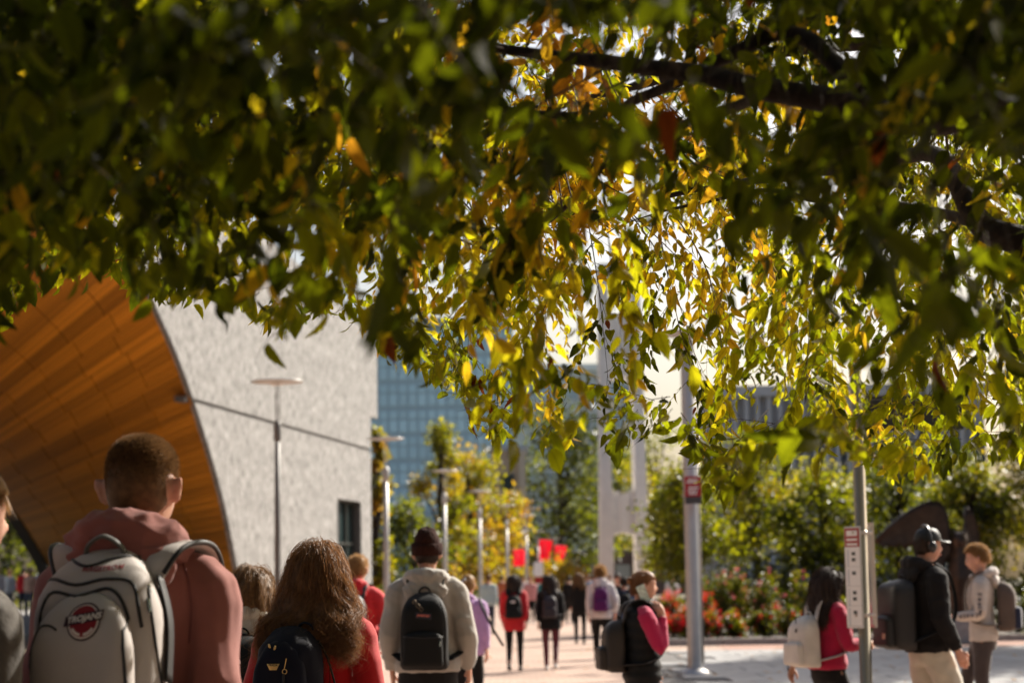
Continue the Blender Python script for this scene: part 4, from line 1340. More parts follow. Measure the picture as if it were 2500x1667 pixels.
# ================================================================== PEOPLE
SKIN = {k: mat('skin_' + k, c, .6, .3, sss=.3, var=.06, vscale=30) for k, c in
        dict(fair=(0.50, 0.27, 0.19), tan=(0.42, 0.23, 0.15), olive=(0.45, 0.27, 0.18), brown=(0.26, 0.14, 0.09)).items()}
def hairmat(name, c, t=.25): return mat('hair_' + name, c, .55, .28, var=.45, vscale=60, transl=t)
HAIR = dict(brown=hairmat('brown', (.19, .092, .038), .35), dark=hairmat('dark', (.030, .017, .011), .18), fairbrown=hairmat('fairbrown', (.16, .085, .035)),
            blond=hairmat('blond', (.30, .17, .065), .35), chestnut=hairmat('chestnut', (.20, .09, .035)), grey=hairmat('grey', (.35, .32, .28)))
M_EYE = mat('eye_dark', (.02, .014, .01), .2)
M_LIP = mat('lip', (.42, .16, .13), .5)
M_SOLE = mat('shoe_sole', (.55, .54, .50), .8)

def ell_ring(z, hw, hd, yc, n=20, e=2.3):
    out = []
    for i in range(n):
        a = 2 * math.pi * i / n
        c, s = math.cos(a), math.sin(a)
        out.append(Vector((hw * math.copysign(abs(c) ** (2 / e), c), yc + hd * math.copysign(abs(s) ** (2 / e), s), z)))
    return out

def loft(bm, rings):
    R_ = [[bm.verts.new(p) for p in r_] for r_ in rings]
    n = len(R_[0])
    for a, b in zip(R_, R_[1:]):
        for i in range(n): bm.faces.new((a[i], a[(i + 1) % n], b[(i + 1) % n], b[i]))
    bm.faces.new(list(reversed(R_[0]))); bm.faces.new(R_[-1])

TORSO = [(.86, .160, .100, -.01), (.92, .172, .112, -.012), (.99, .168, .110, -.012), (1.08, .148, .098, -.005), (1.18, .148, .098, .0), (1.28, .162, .108, .0), (1.36, .172, .110, -.008), (1.42, .165, .098, -.012), (1.465, .105, .075, -.015), (1.50, .064, .062, -.012)]
HC = Vector((0, .018, 1.632))

def head_dir(u, v):
    return Vector((math.cos(v) * math.cos(u), math.cos(v) * math.sin(u), math.sin(v)))

def head_point(d, extra=0.0):
    """Surface of the head in direction d (unit); +Y is the face."""
    x, y, z = d
    rx, ry, rz = .0755, .0955, .1175
    low = max(0.0, -z)
    rx *= 1 - .26 * low ** 1.5
    if y > 0: ry *= 1 - .06 * low
    else: ry *= 1 - .22 * low ** 1.2
    k = (abs(x) ** 2.5 + abs(y) ** 2.5 + abs(z) ** 2.5) ** -.4
    p = Vector((x * rx, y * ry, z * rz)) * (k * .985)
    if y > 0:
        g = lambda cx, cz, sx, sz: math.exp(-((abs(x) - cx) / sx) ** 2 - ((z - cz) / sz) ** 2) * min(1, y * 1.6)
        p.y += .026 * g(0, -.24, .13, .17) + .008 * g(0, -.02, .12, .2)      # nose
        p.y += .007 * g(.25, .20, .28, .10)                                     # brow
        p.y -= .010 * g(.36, .03, .17, .11)                                     # eye sockets
        p.y += .008 * g(0, -.52, .22, .07) + .006 * g(0, -.62, .2, .06)       # lips
        p.y -= .004 * g(0, -.70, .2, .05)
        p.y += .012 * g(0, -.86, .25, .16)                                      # chin
    return p + d * extra

def head_geo(bm, tilt=None, nu=36, nv=26):
    """Head and ears around HC, as closed pieces."""
    M = tilt or Matrix.Identity(3)
    rings = []
    for j in range(1, nv):
        v = -math.pi / 2 + math.pi * j / nv
        rings.append([HC + M @ head_point(head_dir(2 * math.pi * i / nu, v)) for i in range(nu)])
    loft(bm, rings)
    for s in (-1, 1):
        q = M @ Vector((s * .090, -.012, -.006))
        rot = M @ Matrix.Rotation(s * R(34), 3, 'Z') @ Matrix.Rotation(R(12), 3, 'X')
        ellipsoid(bm, HC + q, (.0095, .021, .034), rot, 10, 8)
        ellipsoid(bm, HC + M @ Vector((s * .097, -.024, .004)), (.010, .011, .030), rot, 8, 6)

def hand_geo(bm, wrist, d, palm_n, curl=.5, side=1, n=6):
    """Palm and five fingers; d = direction of the hand, palm_n = where the palm faces."""
    d = Vector(d).normalized(); pn = Vector(palm_n); pn = (pn - d * pn.dot(d)).normalized()
    w = d.cross(pn) * side                     # towards the thumb
    wr = Vector(wrist)
    tube(bm, [wr - d * .03, wr + d * .005, wr + d * .05, wr + d * .088], [(.024, .02), (.027, .018), (.039, .016), (.036, .013)], 10, up=w)
    for k, (o, L_) in enumerate(((.028, .070), (.0095, .078), (-.0095, .072), (-.027, .056))):
        p = wr + d * (.082 - .004 * abs(k - 1.2)) + w * o
        dirn = d.copy(); pts = [p - d * .012]
        for s_, f in enumerate((.45, .32, .23)):
            dirn = (dirn + pn * curl * (.55 + .25 * s_)).normalized()
            pts.append(pts[-1] + dirn * L_ * f * 1.15)
        tube(bm, pts, [.0095, .009, .008, .006], n)
    p = wr + d * .025 + w * .024
    tube(bm, [p, p + (d * .6 + w * .7 + pn * .3).normalized() * .035, p + (d * .85 + w * .55 + pn * .5).normalized() * .062, p + (d * 1.0 + w * .35 + pn * .6).normalized() * .082], [.014, .012, .010, .007], n)

def pose_legs(p):
    """p>0: right foot forward."""
    a = .30 * abs(p); s = 1 if p >= 0 else -1
    fwd = ((s * .095, a * .62 + .04, .50), (s * .09, a, .09))
    bck = ((-s * .095, -a * .18 + .05, .49), (-s * .09, -a * 1.05, .09 + .22 * a))
    return (fwd, bck) if s > 0 else (bck, fwd)   # right, left

HIP = {1: Vector((.092, 0, .90)), -1: Vector((-.092, 0, .90))}
SHO = {1: Vector((.166, -.012, 1.405)), -1: Vector((-.166, -.012, 1.405))}
def default_arm(s, swing):
    return (Vector((s * .212, -.04 + swing * .06, 1.13)), Vector((s * .222, .03 + swing * .20, .90)))

# --- hair
def strands_mesh(paths, width, jit=0.0):
    """paths (n,T,3) -> thin ribbons."""
    n, T, _ = paths.shape
    tan = np.gradient(paths, axis=1)
    rv = RNG.normal(0, 1, (n, 1, 3))
    sd = np.cross(tan, np.broadcast_to(rv, tan.shape)); sd /= np.linalg.norm(sd, axis=2, keepdims=True) + 1e-9
    wv = width * (1 - .75 * np.linspace(0, 1, T) ** 2)[None, :, None]
    a, b = paths - sd * wv, paths + sd * wv
    V = np.stack([a, b], axis=2).reshape(-1, 3)
    base = (np.arange(n) * T * 2)[:, None] + (np.arange(T - 1) * 2)[None, :]
    Fq = np.stack([base, base + 1, base + 3, base + 2], axis=2).reshape(-1)
    return np_mesh('strands', V, Fq, np.full(n * (T - 1), 4))

def scalp_dirs(n, front=.42, nape=-.42, side=-.12):
    out = []
    while len(out) < n:
        d = RNG.normal(0, 1, 3); d /= np.linalg.norm(d)
        x, y, z = d
        lim = front if y > .45 else (side + (front - side) * max(0, y) / .45 if y > 0 else side + (nape - side) * min(1, -y / .5))
        if z > lim: out.append(d)
    return np.array(out)

def cap_mesh(thick, front=.42, nape=-.42, side=-.12, nz=.004, seed=0, M=None):
    """Closed shell hugging the scalp."""
    M = M or Matrix.Identity(3)
    bm = bmesh.new(); nu, nv = 40, 26
    g = {}
    def ok(d):
        x, y, z = d
        lim = front if y > .45 else (side + (front - side) * max(0, y) / .45 if y > 0 else side + (nape - side) * min(1, -y / .5))
        return z > lim
    ring = []
    for j in range(nv + 1):
        row = []
        for i in range(nu):
            d = head_dir(2 * math.pi * i / nu, -.75 + (math.pi / 2 + .745) * j / nv)
            e = (thick if ok(d) else -.007) + nz * noise.noise(d * 7 + Vector((seed, 0, 0)))
            row.append(HC + M @ head_point(d, e))
        ring.append(row)
    loft(bm, ring)
    return bm_mesh('cap', bm, True)

def hair_short(length, n, width, lie=.6, front=.42, nape=-.42, side=-.12, curl=0.0, thick=.006, T=4, up=.0, M=None, seed=1, jit=.22):
    M = M or Matrix.Identity(3); Mn = np.array(M)
    d = scalp_dirs(n, front, nape, side)
    root = np.array([head_point(Vector(q), thick * .5) for q in d])
    flow = np.stack([d[:, 0] * .3, -np.ones(n) * .2 + d[:, 1] * .2, -np.ones(n) * .6 + up], axis=1)
    t = np.linspace(0, 1, T)
    dirn = d * (1 - lie) + flow * lie + RNG.normal(0, jit, (n, 3))
    dirn /= np.linalg.norm(dirn, axis=1, keepdims=True)
    L_ = length * RNG.uniform(.5, 1.2, n)
    paths = root[:, None, :] + dirn[:, None, :] * (L_[:, None] * t[None, :])[:, :, None]
    if curl:
        ph = RNG.uniform(0, 6.28, n)[:, None]; w = RNG.uniform(9, 14, n)[:, None]
        ex = np.cross(dirn, RNG.normal(0, 1, (n, 3))); ex /= np.linalg.norm(ex, axis=1, keepdims=True); ey = np.cross(dirn, ex)
        paths = paths + curl * (np.cos(ph + w * t)[:, :, None] * ex[:, None, :] + np.sin(ph + w * t)[:, :, None] * ey[:, None, :]) * np.minimum(1, t * 3)[None, :, None]
    paths = paths @ Mn.T + np.array(HC)
    return join_meshes('hair', [cap_mesh(thick, front, nape, side, .003, seed, M), strands_mesh(paths, width)])

def fade_hair():
    """Cropped hair: longer on top, shaved to the skin at the nape and round the ears."""
    n = 34000
    d = scalp_dirs(n, .5, -.62, -.22)
    h = np.clip((d[:, 2] + .30 + .25 * np.minimum(0, d[:, 1])) / .75, 0, 1)
    keep = RNG.random(n) < .18 + .82 * h
    d, h = d[keep], h[keep]; n = len(d)
    root = np.array([head_point(Vector(q), .0005) for q in d])
    dirn = d + np.array((.1, .1, -.15)) + RNG.normal(0, .35, (n, 3)); dirn /= np.linalg.norm(dirn, axis=1, keepdims=True)
    L_ = (.002 + .013 * h ** 1.4) * RNG.uniform(.6, 1.2, n)
    paths = root[:, None, :] + dirn[:, None, :] * (L_[:, None] * np.linspace(0, 1, 2)[None, :])[:, :, None] + np.array(HC)
    return join_meshes('hair', [cap_mesh(.0016, .52, -.50, -.05, .0008, 3), strands_mesh(paths, .00055)])

def hair_long(length, n_guides=110, per=22, width=.0009, wave=.010, flare=.05, T=22, front=.40, mass=True, seed=2, back=-.155, M=None, fly=0.0):
    """Long hair falling from the crown down the back; length = how far below the crown it reaches."""
    M = M or Matrix.Identity(3); Mn = np.array(M)
    rg = np.random.default_rng(seed)
    d = scalp_dirs(n_guides, front, -.35, -.15)
    hc = np.array(HC)
    paths = np.zeros((n_guides, T, 3))
    p = np.array([head_point(Vector(q), .004) for q in d]) @ Mn.T + hc
    vel = d * .5 + np.array((0, -.25, .25))
    total = length * rg.uniform(.82, 1.05, n_guides) - (1.75 - p[:, 2]) * .55
    step = total / (T - 1)
    ph = rg.uniform(0, 6.28, (n_guides, 2)); wl = rg.uniform(12, 20, (n_guides, 1))
    for k in range(T):
        paths[:, k] = p
        vel = vel / np.linalg.norm(vel, axis=1, keepdims=True)
        vel = vel * .62 + np.array((0, -.04, -.55)) + np.stack([np.clip(p[:, 0] / .09, -1.2, 1.2) * flare * (k / T < .7), np.zeros(n_guides), np.zeros(n_guides)], axis=1)
        vel /= np.linalg.norm(vel, axis=1, keepdims=True)
        p = p + vel * step[:, None]
        # stay outside the head
        q = p - hc; r_ = np.sqrt((q[:, 0] / .088) ** 2 + (q[:, 1] / .108) ** 2 + (q[:, 2] / .130) ** 2)
        ins = r_ < 1
        p[ins] = hc + q[ins] / r_[ins, None]
        # stay behind the face at the sides
        f = (p[:, 1] > .02) & (p[:, 2] < 1.66)
        p[f, 1] -= .012
        # and outside the back and shoulders
        b = (p[:, 2] < 1.46) & (p[:, 1] > back) & (np.abs(p[:, 0]) < .20)
        p[b, 1] = p[b, 1] + (back - p[b, 1]) * .5
    t = np.linspace(0, 1, T)
    amp = wave * np.clip((t - .15) * 1.6, 0, 1)
    wv = np.stack([np.sin(ph[:, :1] + wl * t[None]) , np.sin(ph[:, 1:] + wl * 1.1 * t[None]), 0 * t[None] + 0 * wl], axis=2) * amp[None, :, None]
    paths = paths + wv
    full = np.repeat(paths, per, axis=0)
    off = rg.normal(0, 1, (n_guides * per, 1, 3)) * .012
    full = full + off * (1 - .35 * t)[None, :, None] + rg.normal(0, .0016, full.shape)
    ph2 = rg.uniform(0, 6.28, (n_guides * per, 1)); 
    full = full + np.stack([np.sin(ph2 + 26 * t[None]), np.cos(ph2 * 1.3 + 24 * t[None]), 0 * t[None] + 0 * ph2], axis=2) * (wave * .35 * t)[None, :, None]
    ms = [strands_mesh(full, width)]
    if fly:
        k = rg.choice(len(full), int(len(full) * .06))
        d_ = full[k] - np.array((0, -.02, 1.55)); d_[:, :, 2] *= .3
        ms.append(strands_mesh(full[k] + d_ * (fly * t ** 1.5)[None, :, None] * rg.uniform(.2, 1, (len(k), 1, 1)) + rg.normal(0, .004, (len(k), T, 3)).cumsum(axis=1) * .5, width * .6))
    if mass:
        bm = bmesh.new()
        for i in range(n_guides):
            tube(bm, [Vector(q) for q in paths[i, ::3]], [.012 * (1 - .65 * (k / 7) ** 2) for k in range(len(paths[i, ::3]))], 6)
        ellipsoid(bm, HC + Vector((0, -.012, .012)), (.079, .094, .112))
        rm = remesh(bm, .012, 2, 'mass'); folds(rm, .005, (50, 50, 8), seed)
        ms.append(rm)
    return join_meshes('hair', ms)

# --- clothes
def top_geo(inflate, hem, arms, sleeve=(.058, .050, .042), neck=1.49, wide=1.0):
    bm = bmesh.new()
    rings = []
    tz = [t for t in TORSO if t[0] > hem + .02 and t[0] < neck]
    h0 = next((t for t in TORSO if t[0] >= hem), TORSO[0])
    rings.append(ell_ring(hem, (h0[1] + inflate * 1.0) * wide, h0[2] + inflate * 1.1, h0[3]))
    rings.append(ell_ring(hem + .05, (h0[1] + inflate * 1.25) * wide, h0[2] + inflate * 1.4, h0[3]))
    for z, w, d_, yc in tz[1:]:
        k = inflate * (1.0 if z < 1.3 else .6 if z < 1.45 else .4)
        rings.append(ell_ring(z, (max(w, .148) + k) * (wide if z < 1.4 else 1), d_ + k, yc))
    loft(bm, rings)
    for s in (1, -1):
        el, wr = arms[s]
        a = SHO[s]
        k = inflate * .45
        ax = (el - a).normalized()
        pts = smooth_path([a + Vector((-s * .075, 0, .02)), a + ax * .02, a.lerp(el, .5), el, el.lerp(wr, .5), wr - (wr - el).normalized() * .015], 3)
        rd = interp([.058 + k, sleeve[0] + k + .008, sleeve[0] + k, sleeve[1] + k, sleeve[2] + k * 1.1, sleeve[2] * .8 + k * .3], 3)
        tube(bm, pts, rd, 12)
    return bm

def hood_geo(scale=1.0, droop=.0):
    bm = bmesh.new()
    pts, rd = [], []
    for k in range(15):
        a = R(-255 + 330 * k / 14)
        back = max(0, -math.sin(a))
        pts.append((math.cos(a) * (.088 + .030 * back) * scale, -.012 + math.sin(a) * .088 * scale - .012 * back, 1.488 + .020 * back - droop * back - .02 * (1 - back)))
        rd.append((.022 + .030 * back) * scale)
    tube(bm, pts, rd, 10)
    ellipsoid(bm, (0, -.125 * scale, 1.432 - droop), (.118 * scale, .044, .070 * scale), Matrix.Rotation(R(-16), 3, 'X'))
    ellipsoid(bm, (0, -.10 * scale, 1.492 - droop), (.10 * scale, .05, .034 * scale))
    return bm

def trousers_geo(legs, loose=.012, cuff=.05, top=.97):
    bm = bmesh.new()
    pl_ = min(loose, .004)
    loft(bm, [ell_ring(z, w + pl_, d_ + pl_, yc) for z, w, d_, yc in ((.80, .158, .105, -.012), (.86, .168, .112, -.014), (.92, .174, .116, -.014), (top, .168, .112, -.012))])
    for s, (kn, an) in legs.items():
        h, kn, an = HIP[s], Vector(kn), Vector(an)
        pts = smooth_path([h + Vector((-s * .012, 0, .0)), h.lerp(kn, .45), kn, kn.lerp(an, .5), an + Vector((0, 0, -.02))], 3)
        tube(bm, pts, interp([.088 + loose, .078 + loose, .057 + loose * 1.1, .050 + loose * 1.2, cuff], 3), 12)
    return bm

def shoe_mesh(an, fwd=1.0, pitch=0.0, s=1):
    bm = bmesh.new()
    rings = []
    for y, w, h0, h1 in ((-.075, .022, .0, .05), (-.06, .034, .0, .085), (0, .038, .0, .095), (.06, .040, .0, .075), (.12, .046, .0, .055), (.165, .038, .0, .043), (.185, .018, .004, .03)):
        rings.append([Vector((w * math.cos(a), y, (h0 + h1) / 2 + (h1 - h0) / 2 * math.sin(a))) for a in [2 * math.pi * k / 12 for k in range(12)]])
    loft(bm, rings)
    bmesh.ops.transform(bm, matrix=Matrix.Translation(Vector(an) + Vector((0, 0, -.085))) @ Matrix.Rotation(pitch, 4, 'X'), verts=bm.verts)
    return bm_mesh('shoe', bm, True)

def person(label, px, depth, H, yaw=0.0, z0=0.0, skin='fair', walk=.5, arms=None, hands=True, vox=.014, top=None, hood=None,
           trousers=None, shoes=None, hair=None, head_tilt=None, face=False, female=False, sunk=None):
    """A figure; local +Y is where it faces, yaw is measured from straight ahead (clockwise negative)."""
    x = gx(px, depth)
    root = thing('person', label, 'person', (x, depth, z0), R(yaw), scale=H / 1.75)
    rl, ll = pose_legs(walk)
    legs = {1: rl, -1: ll}
    A = {s: default_arm(s, (-s if walk >= 0 else s) * abs(walk)) for s in (1, -1)}
    if arms:
        for s, v in arms.items(): A[s] = (Vector(v[0]), Vector(v[1]))
    M = head_tilt or Matrix.Identity(3)
    # body
    bm = bmesh.new()
    loft(bm, [ell_ring(z, w * (.94 if female and z > 1.2 else 1), d_, yc) for z, w, d_, yc in TORSO])
    tube(bm, [(0, -.014, 1.44), (0, -.008, 1.50), (0, .004, 1.58)], [(.060, .058), (.056, .055), (.054, .056)], 14)
    head_geo(bm, M)
    for s in (1, -1):
        el, wr = A[s]
        tube(bm, smooth_path([SHO[s] + Vector((-s * .05, 0, .0)), SHO[s], SHO[s].lerp(el, .5), el, el.lerp(wr, .4), wr], 2), interp([.045, .050, .045, .037, .037, .026], 2), 10)
        kn, an = (Vector(q) for q in legs[s])
        tube(bm, smooth_path([HIP[s], HIP[s].lerp(kn, .5), kn, kn.lerp(an, .4), an], 2), interp([.082, .072, .050, .050, .034], 2), 10)
    body = remesh(bm, max(vox, .0095) if face or depth < 6 else max(vox, .015), 2, 'body')
    if hands:
        bm = bmesh.new()
        for s in (1, -1):
            el, wr = A[s]
            spec = (arms or {}).get(s)
            hd = (wr - el).normalized(); pn = Vector((-s, .2, 0)); cu = .45
            if spec and len(spec) > 2: hd, pn, cu = Vector(spec[2]), Vector(spec[3]), spec[4]
            hand_geo(bm, wr, hd, pn, cu, side=s)
        body = join_meshes('body', [body, bm_mesh('h', bm, True)])
    body.name = 'body'
    link('body', body, SKIN[skin], root)
    if top:
        t = dict(inflate=.024, hem=.84, fold=.007, vox=None, sleeve=(.058, .050, .042), neck=1.49, wide=1.0); t.update(top)
        bm = top_geo(t['inflate'], t['hem'], A, t['sleeve'], t['neck'], t['wide'])
        me = remesh(bm, t['vox'] or vox, 5, t.get('name', 'jacket'))
        folds(me, t['fold'], t.get('freq', (7, 7, 12)), seed=px * .013)
        jk = link(t.get('name', 'jacket'), me, t['mat'], root)
        if hood:
            me = remesh(hood_geo(hood.get('scale', 1.0), hood.get('droop', 0)), max(.007, vox * .8), 4, 'hood')
            folds(me, hood.get('fold', .007), (14, 14, 24), seed=px * .021)
            link('hood', me, hood.get('mat', t['mat']), jk)
    if trousers:
        me = remesh(trousers_geo(legs, trousers.get('loose', .012), trousers.get('cuff', .05)), max(vox * 1.1, .016), 4, 'trousers')
        folds(me, trousers.get('fold', .006), (8, 8, 14), seed=px * .017)
        link('trousers', me, trousers['mat'], root)
    if shoes:
        for s in (1, -1):
            an = Vector(legs[s][1])
            link('shoe', shoe_mesh(an, pitch=-(max(0, an.z - .09)) * 3.5), shoes, root)
    if hair is not None:
        hm, hmat = hair
        link('hair', hm, hmat, root)
    if face:
        for s in (-1, 1):
            bm = bmesh.new(); ellipsoid(bm, HC + M @ Vector((s * .031, .0765, .003)), (.012, .010, .0065), M, 10, 8)
            link('eye', bm_mesh('eye', bm, True), M_EYE, root)
            bm = bmesh.new()
            tube(bm, [HC + M @ Vector((s * .014, .0905, .021)), HC + M @ Vector((s * .032, .088, .026)), HC + M @ Vector((s * .052, .076, .020))], [.0032, .004, .002], 6)
            link('eyebrow', bm_mesh('eyebrow', bm, True), face, root)
        bm = bmesh.new(); ellipsoid(bm, HC + M @ Vector((0, .094, -.066)), (.022, .006, .0075), M, 12, 8)
        link('lips', bm_mesh('lips', bm, True), M_LIP, root)
    root['_arms'] = [list(A[1][0]), list(A[1][1]), list(A[-1][0]), list(A[-1][1])]
    return root

# --- bags
def sbox_mesh(name, w, d, h, cy, z0, topr=.45, e=4.0, soft=.004, seed=0, nz=18, n=28, taper=.06, lean=0.0, sag=0.0, fold=(9, 9, 7)):
    bm = bmesh.new(); rings = []
    for k in range(nz + 1):
        t = k / nz
        zt = .5 - .5 * math.cos(math.pi * t)
        b = min(1.0, zt / .12); tp = min(1.0, (1 - zt) / topr)
        f = (1 - (1 - b) ** 3) ** .45 * .25 + .75 if b < 1 else 1.0
        f *= (1 - (1 - tp) ** 2.6) ** .5 if tp < 1 else 1.0
        f = max(f, .04)
        g = max(.10, (1 - (1 - min(1, (1 - zt) / (topr * .8))) ** 2.4) ** .5) * (1 - (1 - b) ** 3 * .35)
        wid = w / 2 * f * (1 - taper * zt); dep = d / 2 * g * (1 + sag * (1 - zt) - .3 * sag)
        rings.append(ell_ring(z0 + h * zt, wid, dep, cy + (d / 2 - dep) + lean * zt, n, e))
    loft(bm, rings)
    me = bm_mesh(name, bm, True)
    if soft: folds(me, soft, fold, seed, True)
    return me

def surface_tree(me):
    me.calc_loop_triangles()
    return BVHTree.FromPolygons([v.co.copy() for v in me.vertices], [tuple(p.vertices) for p in me.polygons])

def stick_on(me, tree_, lift=.0015):
    """Lay flat artwork (x,z) on a bag's back by casting along +Y."""
    for v in me.vertices:
        hit = tree_.ray_cast(Vector((v.co.x, -2.0, v.co.z)), Vector((0, 1, 0)))
        if hit[0] is not None: v.co = Vector((v.co.x, hit[0].y - lift - v.co.y, v.co.z))
    me.update()
    return me

def text_mesh(body, size, width=None, shear=0.0, rot=0.0, center=(0, 0), spacing=1.0, weight=0.0, arc=0.0):
    cu = bpy.data.curves.new('txt', 'FONT'); cu.body = body; cu.size = size
    cu.align_x = 'CENTER'; cu.align_y = 'CENTER'; cu.shear = shear; cu.space_character = spacing; cu.offset = weight; cu.resolution_u = 3
    me = evaluated(bpy.data.objects.new('txt', cu))
    bpy.data.curves.remove(cu)
    xs = [v.co.x for v in me.vertices]
    k = width / (max(xs) - min(xs)) if width else 1
    c, s = math.cos(rot), math.sin(rot)
    for v in me.vertices:
        x, y = v.co.x * k, v.co.y * (k if width else 1)
        y += arc * (x / (width or 1)) ** 2
        v.co = Vector((center[0] + x * c - y * s, 0, center[1] + x * s + y * c))
    me.materials.clear()
    return me

def disc_mesh(name, cx, cz, rx, rz, n=28, r_in=0.0, rot=0.0, a0=0, a1=2 * math.pi):
    bm = bmesh.new(); c, s = math.cos(rot), math.sin(rot)
    def pt(a, k):
        x, z = rx * k * math.cos(a), rz * k * math.sin(a)
        return bm.verts.new((cx + x * c - z * s, 0, cz + x * s + z * c))
    ks = [r_in] + [r_in + (1 - r_in) * q / 3 for q in (1, 2, 3)] if r_in > 0 else [.02, .35, .7, 1]
    g = [[pt(a0 + (a1 - a0) * i / n, k) for k in ks] for i in range(n + 1)]
    for a, b in zip(g, g[1:]):
        for k in range(len(ks) - 1): bm.faces.new((a[k], a[k + 1], b[k + 1], b[k]))
    return bm_mesh(name, bm)

def quad_mesh(name, pts, n=6):
    bm = bmesh.new()
    a, b, c, d = (Vector((p[0], 0, p[1])) for p in pts)
    g = [[bm.verts.new((a.lerp(b, i / n)).lerp(d.lerp(c, i / n), j / n)) for j in range(n + 1)] for i in range(n + 1)]
    for i in range(n):
        for j in range(n): bm.faces.new((g[i][j], g[i + 1][j], g[i + 1][j + 1], g[i][j + 1]))
    return bm_mesh(name, bm)

def worn_root(p, name, label, cat='backpack'):
    o = thing(name, label, cat, p.location, p.rotation_euler.z, group='bags carried by students', scale=p.scale[0])
    return o

def straps(root, m, ytop=-.15, xt=.075, ztop=1.40, infl=.03, zlow=1.02, width=.030, ybot=-.15):
    for s in (1, -1):
        o = .010 + infl
        path = smooth_path([(s * xt, ytop, ztop), (s * (xt + .015), -.085 - o, 1.455 + o * .6), (s * (xt + .025), -.01, 1.472 + o), (s * (xt + .035), .07 + o, 1.42 + o * .3), (s * (xt + .045), .108 + o, 1.30), (s * (xt + .06), .105 + o, 1.16),
                            (s * .165, .06 + o * .6, 1.07), (s * (.175 + o * .6), -.03, 1.03), (s * .14, ybot, zlow)], 4)
        nrm_up = (1, 0, 0)
        bm = bmesh.new(); tube(bm, path, [(width, .006)] * len(path), 8, up=nrm_up)
        link('strap', bm_mesh('strap', bm, True), m, root)

def handle(root, m, y, z, w=.05, h=.05, r_=(.010, .005)):
    bm = bmesh.new()
    pts = [(w * math.cos(a), y - .012 * math.sin(a), z + h * math.sin(a)) for a in [math.pi * k / 10 for k in range(11)]]
    tube(bm, pts, [r_] * 11, 8, up=(0, 1, 0))
    link('grab_handle', bm_mesh('grab_handle', bm, True), m, root)

def piping(root, tree_, pts2, m, r_=.003, name='piping', k=5):
    """A raised seam following (x,z) points on the bag's back."""
    pts = []
    for p in smooth_path([Vector((x, 0, z)) for x, z in pts2], k):
        hit = tree_.ray_cast(Vector((p.x, -2, p.z)), Vector((0, 1, 0)))
        if hit[0] is not None: pts.append(hit[0] + Vector((0, -r_ * .3, 0)))
    if len(pts) > 2:
        bm = bmesh.new(); tube(bm, pts, r_, 6); link(name, bm_mesh(name, bm, True), m, root)

def simple_pack(p, label, m, w=.29, d=.16, h=.44, z0=.98, y=-.135, pocket=True, strap_m=None, pm=None, infl=.03, name='backpack', soft=.005, topr=.45, lean=.0, taper=.06, e=4.0):
    r_ = worn_root(p, name, label)
    bagm = sbox_mesh('main_bag', w, d, h, y - d / 2, z0, topr, e, soft, p.location.x * 3, taper=taper)
    bag = link('main_bag', bagm, m, r_)
    tr = surface_tree(bagm)
    if pocket:
        pk = sbox_mesh('front_pocket', w * .82, .07, h * .46, y - d - .012, z0 + .02, .25, 5, soft * .7, 5)
        link('front_pocket', pk, pm or m, r_)
        tr = surface_tree(join_meshes('t', [bagm.copy(), pk.copy()]))
    straps(r_, strap_m or m, ytop=y - .02, ztop=z0 + h - .05, infl=infl, zlow=z0 + .06, ybot=y - .03)
    handle(r_, strap_m or m, y - .03, z0 + h - .012, .035, .04)
    return r_, tr

# ------------------------------------------------------------------ the people of the photograph
def HT(px, ytop, depth): return P(px, ytop, depth).z
SALMON = fabric('salmon_fleece', (0.25, 0.088, 0.072), var=.12, sheen=.15, bump=.2)
CHARCOAL = fabric('charcoal_wool', (0.08, 0.068, 0.056), var=.15, bump=.5, bscale=160)
RED = fabric('red_wool', (0.40, 0.006, 0.009), var=.08, bump=.2)
REDK = fabric('red_knit', (0.52, 0.02, 0.025))
GREYF = fabric('grey_fleece', (0.30, 0.275, 0.245), var=.08)
BLACKF = fabric('black_cloth', (0.008, 0.007, 0.007), sheen=.03)
BLACKN = mat('black_nylon', (0.006, 0.006, 0.006), .7, .2, var=.2, vscale=14, bump=.15, bscale=300)
NAVYN = mat('navy_nylon', (0.005, 0.005, 0.012), .75, .2, var=.25, vscale=10, bump=.15, bscale=260)
LILAC = fabric('lilac_fleece', (0.42, 0.25, 0.46))
WHITEF = fabric('white_fleece', (0.62, 0.56, 0.54))
MAROONF = fabric('maroon_leggings', (0.09, 0.015, 0.022))
DENIMD = fabric('dark_denim', (0.03, 0.035, 0.06))
DENIMG = fabric('grey_denim', (0.10, 0.10, 0.105))
TAN = fabric('tan_cotton', (0.42, 0.26, 0.13))
CREAM = fabric('cream_cotton', (0.46, 0.42, 0.34))
CRIMSON = fabric('crimson_fleece', (0.36, 0.008, 0.045))
OFFWHITE = fabric('offwhite_canvas', (0.56, 0.53, 0.48), sheen=.1)
STONEB = fabric('light_grey_canvas', (0.41, 0.37, 0.345), var=.06, sheen=.05, rough=.7)
PURPLE = fabric('purple_nylon', (0.09, 0.012, 0.085), sheen=.1)
BROWNB = fabric('brown_canvas', (0.10, 0.075, 0.06), sheen=.1)
BROWNJ = fabric('brown_jeans', (0.055, 0.042, 0.038))
BEANIE = mat('beanie_knit', (0.028, 0.010, 0.007), .95, .1, bump=.9, bscale=60, stretch=(1, 1, .15))
SHOED = mat('dark_shoe', (0.015, 0.014, 0.014), .6)
SHOEW = mat('pale_shoe', (0.55, 0.52, 0.48), .6)
TRIM = mat('black_binding', (0.012, 0.010, 0.010), .6)
GOLD = mat('gold_metal', (0.75, 0.48, 0.18), .3, metal=1)
CHROME = mat('chrome', (0.75, 0.74, 0.72), .18, metal=1)
EMB_MAROON = mat('emblem_maroon', (0.20, 0.005, 0.010), .7)
